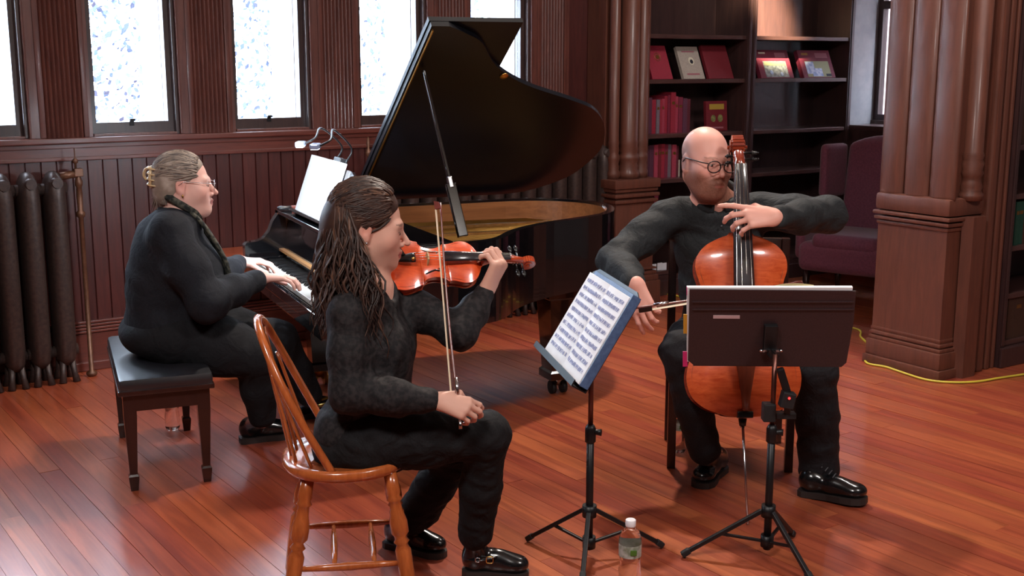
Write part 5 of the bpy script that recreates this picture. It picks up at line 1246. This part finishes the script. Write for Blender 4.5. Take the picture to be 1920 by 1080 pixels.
# ankle boots with buckled strap
hl, to = G(866, 1082), G(992, 1082); o, P = shoe(ev_p, hl+V(0, .02, 0), to+V(0, -.0, 0), anR+Z3*.03, 'ankle_boot', .040, .016)
mb = MB(); c = P(.30, 0, .072); bd = (to-hl).normalized(); bl = Z3.cross(bd); mb.tube([c+bd*.056*math.cos(t)+bl*.046*math.sin(t)+Z3*(.006*math.cos(t)) for t in [6.2832*i/24 for i in range(24)]], .007, 6, flat=.5, closed=True, up=Z3); mb.build('strap', m_bootleather, o)
for dx in (-.008, .030):
    c2 = P(.30, -.050, .074)+bd*dx; mb = MB(); r = .011 if dx > 0 else .007
    mb.tube([c2+bd*r*math.copysign(abs(math.cos(t))**.5, math.cos(t))+Z3*r*math.copysign(abs(math.sin(t))**.5, math.sin(t)) for t in [6.2832*i/16 for i in range(16)]], .0018, 6, closed=True); mb.build('buckle', m_gold2 if dx > 0 else m_chrome, o)
hl, to = G(722, 1022), G(836, 1046); shoe(ev_p, hl, to, anL+Z3*.0, 'ankle_boot', .038, .016)
# hair: cap swept back, then long wavy locks
def hair_mat(name, c1, c2, c3):
    m = mat(name, c1, .5, spec=.32); nt = m.node_tree; L = nt.links.new; b = nt.nodes['Principled BSDF']
    ge = N(m, 'ShaderNodeNewGeometry'); tc = N(m, 'ShaderNodeTexCoord'); no = N(m, 'ShaderNodeTexNoise'); no.inputs['Scale'].default_value = 22; no.inputs['Detail'].default_value = 4
    L(tc.outputs['Object'], no.inputs['Vector']); ad = N(m, 'ShaderNodeMath', operation='MULTIPLY_ADD'); ad.inputs[1].default_value = .38; L(ge.outputs['Random Per Island'], ad.inputs[0])
    m2 = N(m, 'ShaderNodeMath', operation='MULTIPLY'); m2.inputs[1].default_value = .6; L(no.outputs['Fac'], m2.inputs[0]); L(m2.outputs[0], ad.inputs[2])
    ra = N(m, 'ShaderNodeValToRGB'); ra.color_ramp.elements[0].position = .30; ra.color_ramp.elements[1].position = .62; ra.color_ramp.elements[0].color = c1; ra.color_ramp.elements[1].color = c2
    e_ = ra.color_ramp.elements.new(.8); e_.color = c3; L(ad.outputs[0], ra.inputs['Fac']); L(ra.outputs['Color'], b.inputs['Base Color'])
    return m
def crown_locks(mb, c, rad, n, rl, r0, r1, a_lo, a_hi, endd, wob=.004, grow=1.0):
    """thin locks laid over the skull ellipsoid from the hairline back to one gathering point"""
    E = np.array(endd, float)
    for i in range(n):
        a = rl.uniform(-1.62, 1.62); s0 = np.array((rl.uniform(a_lo, a_hi), math.sin(a), math.cos(a))); s0 /= np.linalg.norm(s0)
        e = E+np.array((0, rl.uniform(-.35, .35), rl.uniform(-.35, .35))); e /= np.linalg.norm(e); pts = []; f = rl.uniform(1.0, 1.03)*grow
        for q in range(11):
            t = q/10; v = s0*(1-t)+e*t; v[2] += .35*math.sin(math.pi*t)*s0[2]*.4; v /= np.linalg.norm(v)
            p = np.array(c)+v*np.array(rad)*f; pts.append(HT(*p)+HZ*wob*math.sin(t*8+i)*(1 if abs(s0[1]) < .6 else .4))
        r = rl.uniform(r0, r1); mb.tube(pts, [r*.5]+[r]*9+[r*.4], 5)
m_brown = hair_mat('brown_hair', srgb(36, 24, 21), srgb(66, 44, 36), srgb(116, 82, 62))
HX, HY, HZ = [Vector(HR[:, i]) for i in range(3)]
def HT(x, y, z): return Vector(T(x, y, z))
s = SDF(); s.ell(HT(-.024, 0, .040), (.107, .086, .095), HR, .02); s.ell(HT(-.065, 0, -.02), (.065, .075, .09), HR, .04); s.chain([HT(-.075, 0, -.02), HT(-.08, 0, -.12), Vector((-.515, 3.45, .86))], [.060, .052, .035], .05)
s.ell(HT(.115, 0, -.03), (.10, .12, .095), HR, .02, '-'); s.ell(HT(-.01, 0, -.16), (.06, .06, .09), HR, .03, '-')
for g in (-1, 1): s.ell(HT(-.002, g*.10, -.018), (.030, .035, .040), HR, .012, '-')
hair = s.mesh('hair', .006, m_brown, ev_p)
rl = random.Random(21); mb = MB()
crown_locks(mb, (-.024, 0, .040), (.107, .086, .095), 430, rl, .002, .0042, .45, 1.05, (-.85, 0, -.40), .004, 1.005)
for i in range(680):                                          # wavy locks falling down the back and over the near shoulder
    ang = rl.uniform(.60*math.pi, 1.44*math.pi); uz = rl.uniform(-.45, .75 if math.cos(ang) < -.55 else (.25 if math.cos(ang) < -.35 else -.25)); v = np.array((math.cos(ang), math.sin(ang), uz)); v /= np.linalg.norm(v)
    st_ = HT(*(np.array((-.028, 0, .035))+v*np.array((.108, .087, .096))*rl.uniform(.93, 1.03)))
    side = (st_-hd).dot(HY)                                    # negative: camera side
    L_ = rl.uniform(.25, .38)+.10*max(0, uz); ph = rl.choice((0, .5, 2.2, 4.0))+rl.uniform(-.4, .4); amp = rl.uniform(.006, .014); pts = []
    back = Vector((-.035+.05*rl.random(), 0, 0)); drift = Vector((rl.uniform(-.03, .05), (-.07 if side < .01 else .03)*rl.random()*1.4, 0)); back = back+Vector((.075, -.03, 0))*max(0, min(1, (-side-.03)/.045))*rl.random()
    for q in range(15):
        t = q/14; p = st_+Vector((0, 0, -L_*t))+back*min(1, t*1.8)+drift*t
        p += Vector((math.sin(ph+t*16)*amp*min(1, t*2), math.cos(ph+t*14)*amp*.8*min(1, t*2), 0)); pts.append(p)
    r0 = rl.uniform(.002, .0046); mb.tube(pts, [r0*.6]+[r0]*10+[r0*.85, r0*.6, r0*.35, .001], 5)
for i in range(34):                                            # the lock in front of the shoulder
    st_ = HT(-.052, -.080, -.06)+Vector((rl.uniform(-.015, .015), rl.uniform(-.015, .012), 0)); pts = []; ph = rl.choice((0, 2.5))+rl.random()*.8
    for q in range(14):
        t = q/13; p = st_+Vector((.055*t, -.045*t-.04*math.sin(t*2.2), -.36*t)); p += Vector((math.sin(ph+t*14)*.012*t, math.cos(ph+t*12)*.010*t, 0)); pts.append(p)
    mb.tube(pts, [.002]+[rl.uniform(.0025, .0042)]*10+[.003, .002, .001], 5)
mb.build('hair_locks', m_brown, ev_p)['kind'] = 'stuff'
# ---------------- cellist ----------------
ep = empty('person', HW(0, 0, 0), 'seated bald man with glasses and ginger beard playing the cello', 'person')
pel = Vector((.865, 4.70, .545)); nb = D(1343, 388, 4.585); shR = D(1250, 408, 4.60); shL = D(1436, 398, 4.59)
elR = D(1152, 488, 4.44); wrR = D(1192, 532, 4.16); elL = D(1552, 404, 4.43); wrL = D(1452, 408, 4.125)
hipR = pel+Vector((-.10, -.02, -.03)); hipL = pel+Vector((.10, -.02, -.03)); knR = D(1276, 660, 4.27); knL = D(1528, 690, 4.22); anR = D(1322, 848, 4.36); anL = D(1536, 872, 4.30)
hd = D(1324, 302, 4.515); fa = math.radians(20); hf = Vector((math.sin(fa), -math.cos(fa), -.05)).normalized(); HR = frame(hf, Vector((.03, 0, 1)))
s = SDF(); KH = 1.06; T = head(s, hd, HR, KH, 1.03)
s.ell(T(.035, 0, -.098), (.060*KH, .050*KH, .042*KH), HR, .03); s.ell(T(.082, 0, -.072), (.026, .034, .040), HR, .02)     # beard volume
s.cap(T(-.02, 0, -.05), nb, .068, .070, .03); s.cap(nb, lerp(nb, pel, .3), .07, .10, .04)
sp1 = lerp(nb, pel, .28); sp2 = lerp(nb, pel, .62); tl_ = (shL-shR).normalized(); tf = tl_.cross(Z3).normalized(); Rt = frame(tf)
s.ell(sp1, (.105, .155, .13), Rt, .05); s.ell(sp2, (.115, .145, .14), Rt, .05); s.ell(pel, (.12, .155, .10), Rt, .05)
s.cap(lerp(nb, shR, .3), shR, .055, .055, .04); s.cap(lerp(nb, shL, .3), shL, .055, .055, .04)
s.chain([shR, elR, wrR], [.052, .042, .030], .02); s.chain([shL, elL, wrL], [.052, .042, .030], .02)
s.chain([hipR, knR, anR], [.088, .056, .04], .03); s.chain([hipL, knL, anL], [.088, .056, .04], .03)
hand(s, wrR, (.28, -.30, -.90), (-.45, -.75, .35), 1, [.30, .42, .5, .6], 1.08, .08, (.3, .9), 1.05)
hand(s, wrL, (-.97, -.12, .05), (.10, -.80, .60), 1, [(.10, .25, .2), (.45, .65, .5), (.65, .75, .5), (.85, .7, .5)], 1.10, .16, (.2, 1.4), 1.05)
sk = srgb(220, 160, 144)
def cex(L, m, brow, r):
    m(brow*.5*r, srgb(140, 92, 70))
    sh = 1/(1+np.exp(-((.018-.30*L[:, 2]-L[:, 0])/.008)))*(np.abs(L[:, 1]) > .035)*(L[:, 2] > -.03)*1/(1+np.exp((L[:, 2]-.085)/.012)); m(np.clip(sh, 0, 1)*.62*r, srgb(128, 112, 112))      # cropped hair at the sides
    jawline = -.040-.35*np.maximum(0, .02-L[:, 0])+.010*np.sin(L[:, 1]*60)
    bd = 1/(1+np.exp((L[:, 2]-jawline)/.006))*(L[:, 0] > -.012)*(L[:, 2] > -.155); mu = ((np.abs(L[:, 1])/.034)**2+((L[:, 2]+.058)/.011)**2 < 1)*(L[:, 0] > .07)
    lip = ((np.abs(L[:, 1])/.02)**2+((L[:, 2]+.077)/.006)**2 < 1)*(L[:, 0] > .08)
    nz = .5+.5*np.sin(L[:, 0]*900+7*np.sin(L[:, 2]*300))*np.sin(L[:, 1]*800+5*np.sin(L[:, 2]*410)); m(np.clip(bd+mu, 0, 1)*(1-lip*.6)*(.72+.22*nz)*r, srgb(112, 66, 46))
s.mesh('body', .0036, m_skin, ep, face_colour(hd, HR, KH, sk, srgb(176, 96, 86), cex)); eyes(ep, T, HR, KH, (1, .35, -.05))
glasses(ep, T, HR, KH, .027, .0215, mat('dark_tortoise_frame', srgb(40, 24, 22), .3), .0024)
m_shirt = cloth('charcoal_shirt', srgb(32, 34, 36), srgb(42, 44, 46), 300, .75, .55)
s = SDF(); s.ell(sp1-Z3*.01, (.125, .178, .15), Rt, .07); s.ell(sp2+tf*.02, (.145, .170, .17), Rt, .07); s.ell(pel+Z3*.03, (.14, .175, .12), Rt, .06)
s.cap(nb-Z3*.03, lerp(nb, shR, .7), .078, .068, .05); s.cap(nb-Z3*.03, lerp(nb, shL, .7), .078, .068, .05); s.cap(nb-Z3*.02, nb+Z3*.045-tf*.015, .084, .080, .02)
s.chain([shR, lerp(shR, elR, .5), elR, lerp(elR, wrR, .5), lerp(elR, wrR, .92)], [.076, .068, .063, .058, .042], .035)
s.chain([shL, lerp(shL, elL, .5), elL, lerp(elL, wrL, .5), lerp(elL, wrL, .92)], [.076, .070, .066, .058, .042], .035)
s.ell(nb+Z3*.085+tf*.01, (.078, .078, .055), Rt, .012, '-'); s.ell(nb+tf*.10+Z3*.045, (.05, .025, .06), Rt, .015, '-')
s.disp = ripple(.0034, 42, 5); s.mesh('shirt', .0065, m_shirt, ep)
mb = MB(); ring_ = [nb+tf*(.082*math.cos(t)+.004)+tl_*.086*math.sin(t)+Z3*(.048-.045*math.cos(t)) for t in [.22+5.84*i/26 for i in range(27)]]
mb.tube(ring_, [.012]+[.013]*25+[.010], 8, flat=1.9, up=Z3); mb.build('collar', m_shirt, ep)
m_btn = mat('shirt_button', srgb(52, 54, 58), .4)
for t in (.12, .24, .36): MB().ball(lerp(nb, pel, t)+tf*(.095+.08*min(1, t*2.4)), (.006, .003, .006), 8).build('shirt_button', m_btn, ep)
m_ctr = cloth('dark_grey_trouser_cloth', srgb(24, 23, 26), srgb(34, 32, 36), 300, .8, .5)
s = SDF(); s.ell(pel-Z3*.01, (.145, .175, .105), Rt, .05)
s.chain([hipR, lerp(hipR, knR, .5), knR], [.108, .096, .076], .04); s.chain([knR, lerp(knR, anR, .5), lerp(anR, knR, .03)], [.075, .070, .064], .03)
s.chain([hipL, lerp(hipL, knL, .5), knL], [.108, .098, .082], .04); s.chain([knL, lerp(knL, anL, .5), anL-Z3*.01], [.080, .078, .078], .03)
s.disp = ripple(.003, 46, 9); s.mesh('trousers', .0065, m_ctr, ep)
m_lace = mat('grey_lace', srgb(70, 70, 74), .6)
for hl, to, an in ((G(1352, 880), G(1310, 917), anR), (G(1522, 930), G(1600, 945), anL)):
    dd = (to-hl).normalized(); mid_ = hl+dd*.10; L_ = .27; c = (hl+to)/2
    if an is anL: hl, to = c-dd*.13, c+dd*.13+Z3*.012
    else: hl, to = to-dd*.26, to
    o, P = shoe(ep, hl, to, an+Z3*.0, 'boot', .047, .017)
    mb = MB(); l_ = Z3.cross(dd)
    for k in range(5):
        x = .36+.055*k; z = .128-.011*k
        mb.tube([P(x, -.022, z-.006), P(x+.02, 0, z+.004), P(x, .022, z-.006)], .0026, 5)
    mb.build('laces', m_lace, o)['kind'] = 'stuff'
# ---------------- pianist ----------------
ep = empty('person', Vector((-1.42, 4.7, 0)), 'seated woman with grey-blonde pinned hair in black playing the piano', 'person')
pel = Vector((-1.405, 4.70, .545)); nb = D(336, 400, 4.70); nb = Vector((nb.x, nb.y, nb.z-.01)); shR = D(318, 440, 4.535); shL = D(342, 432, 4.86)
elR = D(388, 568, 4.47); wrR = G(492, 521, .745); elL = D(405, 530, 4.95); wrL = G(450, 490, .755)
hipR = pel+PL_*.02-PN_*.11; hipL = pel+PL_*.02+PN_*.11; knR = D(478, 668, 4.66); knL = D(520, 640, 4.95); anR = D(492, 785, 4.76); anL = D(585, 745, 5.05)
hd = D(346, 343, 4.705); ha = .235; hf = Vector((math.cos(ha), math.sin(ha), -.06)).normalized(); HR = frame(hf, Vector((0, 0, 1)))
s = SDF(); KH = .985; T = head(s, hd, HR, KH, 1.05)
s.ell(T(.045, 0, -.112), (.045, .045, .030), HR, .03)
s.cap(T(-.025, 0, -.05), nb, .056, .060, .03); s.cap(nb, lerp(nb, pel, .3), .065, .11, .04)
sp1 = lerp(nb, pel, .30); sp2 = lerp(nb, pel, .62); tl_ = PN_.copy(); tf = PL_.copy(); Rt = frame(tf)
s.ell(sp1-tf*.04, (.10, .15, .14), Rt, .05); s.ell(sp2+tf*.02, (.15, .17, .15), Rt, .05); s.ell(pel, (.16, .18, .11), Rt, .05)
s.cap(lerp(nb, shR, .3), shR, .05, .05, .04); s.cap(lerp(nb, shL, .3), shL, .05, .05, .04)
s.chain([shR, elR, wrR], [.052, .042, .028], .02); s.chain([shL, elL, wrL], [.052, .042, .028], .02)
s.chain([hipR, knR, anR], [.09, .058, .04], .03); s.chain([hipL, knL, anL], [.09, .058, .04], .03)
hand(s, wrR, (PL_*.97-PN_*.05-Z3*.05), Z3+PL_*.1, -1, [(.30, .5, .45), (.32, .5, .45), (.34, .5, .45), (.36, .5, .4)], 1.0, .16, (-.3, .6))
hand(s, wrL, (PL_*.97-PN_*.12-Z3*.06), Z3+PL_*.1, 1, [(.30, .45, .4), (.32, .5, .4), (.32, .5, .45), (.34, .5, .4)], 1.0, .16, (-.3, .6))
sk = srgb(218, 172, 160)
def pex(L, m, brow, r): m(brow*.35*r, srgb(150, 130, 118))
s.mesh('body', .0038, m_skin, ep, face_colour(hd, HR, KH, sk, srgb(176, 110, 108), pex)); eyes(ep, T, HR, KH, (1, 0, -.2))
glasses(ep, T, HR, KH, .024, .019, mat('silver_frame', srgb(190, 190, 195), .25, .9), .0012)
for g in (-1, 1): MB().ball(Vector(T(-.004, g*.088, -.046)), (.004, .003, .007), 8).build('earring', m_brass, ep)
# sweater
m_sweat = cloth('black_navy_sweater', srgb(20, 22, 28), srgb(27, 29, 36), 300, .85, .4)
s = SDF(); s.ell(sp1-tf*.035, (.135, .175, .17), Rt, .07); s.ell(sp2-tf*.015, (.175, .20, .19), Rt, .08); s.ell(lerp(nb, pel, .5)+tf*.06, (.13, .17, .13), Rt, .07); s.ell(pel+Z3*.03+tf*.01, (.185, .215, .135), Rt, .07)
s.cap(nb-Z3*.035, lerp(nb, shR, .8), .070, .068, .06); s.cap(nb-Z3*.035, lerp(nb, shL, .8), .070, .068, .06)
s.chain([shR, lerp(shR, elR, .5), elR, lerp(elR, wrR, .5), lerp(elR, wrR, .88)], [.082, .080, .072, .058, .044], .04)
s.chain([shL, lerp(shL, elL, .5), elL, lerp(elL, wrL, .5), lerp(elL, wrL, .86)], [.082, .080, .070, .056, .044], .04)
s.ell(nb+Z3*.06-tf*.008, (.062, .068, .046), Rt, .012, '-')
s.disp = ripple(.0028, 36, 15); s.mesh('sweater', .0075, m_sweat, ep)
s = SDF(); s.cap(nb-tf*.045+Z3*.01, nb-tf*.035+Z3*.035, .045, .045, .02); 
m_scarf = cloth('patterned_scarf', srgb(30, 34, 34), srgb(86, 84, 74), 100, .8, .4, pattern=55)
mb = MB(); ring_ = [nb+tf*(.072*math.cos(t)+.01)+tl_*.078*math.sin(t)+Z3*(.045-.05*math.cos(t)) for t in [2.2+4.1*i/20 for i in range(21)]]
mb.tube(ring_, [.008]+[.016]*19+[.008], 8)
for g in (-1, 1): mb.tube(spline([nb+tf*.03-tl_*.075*-g+Z3*.03, nb+tf*.10+tl_*.06*g-Z3*.06, nb+tf*.17+tl_*.045*g-Z3*.20, nb+tf*.185+tl_*.04*g-Z3*.34], 6), [.012]+[.02]*17+[.012], 8, flat=.5, up=tf)
mb.build('scarf', m_scarf, ep)
mb = MB(); mb.tube([nb-tf*.048+tl_*y+Z3*(.052-abs(y)*.35) for y in (-.06, -.04, -.02, 0, .02, .04, .06)], .009, 8); mb.build('collar', mat('pale_collar', srgb(214, 170, 140), .6), ep)
m_skirt = cloth('black_skirt_cloth', srgb(16, 16, 20), srgb(22, 22, 26), 300, .85, .4)
s = SDF(); s.ell(pel-Z3*.0, (.205, .22, .115), Rt, .06); s.chain([hipR, lerp(hipR, knR, .5), knR], [.125, .110, .092], .06); s.chain([hipL, lerp(hipL, knL, .5), knL], [.125, .110, .092], .06); s.cap(hipR.lerp(knR, .6), hipL.lerp(knL, .6), .09, .09, .06)
s.chain([knR, lerp(knR, anR, .5), lerp(anR, knR, .05)], [.086, .070, .056], .03); s.chain([knL, lerp(knL, anL, .5), lerp(anL, knL, .05)], [.086, .070, .056], .03)
s.box(pel-Z3*.28, (.4, .4, .172), Rt, .001, .004, '-') if False else None
s.disp = ripple(.0028, 40, 19); s.mesh('trousers', .0075, m_skirt, ep)
for hl, to, an in ((G(470, 822), G(535, 826), anR), (G(575, 778), G(625, 782), anL)):
    d_ = PL_; c = (hl+to)/2; shoe(ep, c-d_*.125, c+d_*.125, an, 'shoe', .043, .02)
# watch
a = wrL.lerp(elL, .12); dw = (elL-wrL).normalized(); u_ = dw.cross(Z3).normalized(); v_ = dw.cross(u_)
mb = MB(); mb.tube([a+u_*.036*math.cos(t)+v_*.031*math.sin(t) for t in [6.2832*i/20 for i in range(20)]], .006, 6, closed=True); mb.build('wristwatch', m_leather, ep)
# hair: swept back and pinned
m_grey = hair_mat('grey_blonde_hair', srgb(92, 84, 82), srgb(146, 132, 120), srgb(186, 174, 164))
HX, HY, HZ = [Vector(HR[:, i]) for i in range(3)]
def HT(x, y, z): return Vector(T(x, y, z))
s = SDF(); s.ell(HT(-.022, 0, .037), (.105, .083, .092), HR, .02); s.ell(HT(-.055, 0, -.025), (.060, .068, .070), HR, .04); s.ell(HT(-.105, 0, .012), (.028, .035, .045), HR, .03); s.cap(HT(-.075, 0, -.06), HT(-.07, 0, -.11), .045, .02, .03)
s.ell(HT(.118, 0, -.03), (.105, .12, .105), HR, .02, '-'); s.ell(HT(.0, 0, -.16), (.06, .06, .09), HR, .03, '-')
for g in (-1, 1): s.ell(HT(-.004, g*.10, -.016), (.028, .035, .040), HR, .012, '-')
hair = s.mesh('hair', .006, m_grey, ep)
rl = random.Random(31); mb = MB()
crown_locks(mb, (-.022, 0, .037), (.105, .083, .092), 300, rl, .0018, .0038, .45, 1.05, (-.95, 0, -.05), .002, 1.004)
for i in range(90):                                           # nape hair combed up to the clip
    a = rl.uniform(-1.3, 1.3); pts = []
    for q in range(7):
        t = q/6; z = -.085+.10*t; y = .066*math.sin(a)*(1-.7*t); x = -.052-.066*math.cos(a)*(.75+.25*t)-.018*t; pts.append(HT(x, y, z))
    mb.tube(pts, [.001]+[rl.uniform(.0016, .003)]*5+[.001], 5)
for i in range(26):                                           # loose ends below the clip
    st_ = HT(-.10, rl.uniform(-.03, .03), rl.uniform(-.03, .02)); mb.tube([st_, st_-HX*rl.uniform(.0, .02)-HZ*.03, st_-HX*rl.uniform(.0, .03)+HY*rl.uniform(-.01, .01)-HZ*rl.uniform(.06, .11)], [.004, .003, .0008], 5)
mb.build('hair_strands', m_grey, ep)['kind'] = 'stuff'
m_clip = mat('pale_tortoise_clip', srgb(196, 170, 130), .25, coat=.5)
mb = MB()
for g in (-1, 1):
    for k in range(4):
        z0 = .055-.022*k; mb.tube(spline([HT(-.112, g*.006, z0), HT(-.142, g*.022, z0+.004), HT(-.135, g*.040, z0), HT(-.108, g*.046, z0-.002)], 5), .0035, 6)
    mb.tube([HT(-.130, g*.036, .062), HT(-.134, g*.038, .02), HT(-.130, g*.036, -.02)], .006, 8)
mb.tube(spline([HT(-.125, 0, .055), HT(-.152, 0, .05), HT(-.158, 0, .025), HT(-.148, 0, .008)], 5), .006, 8)
mb.build('hair_clip', m_clip, ep)
bpy.context.view_layer.update()
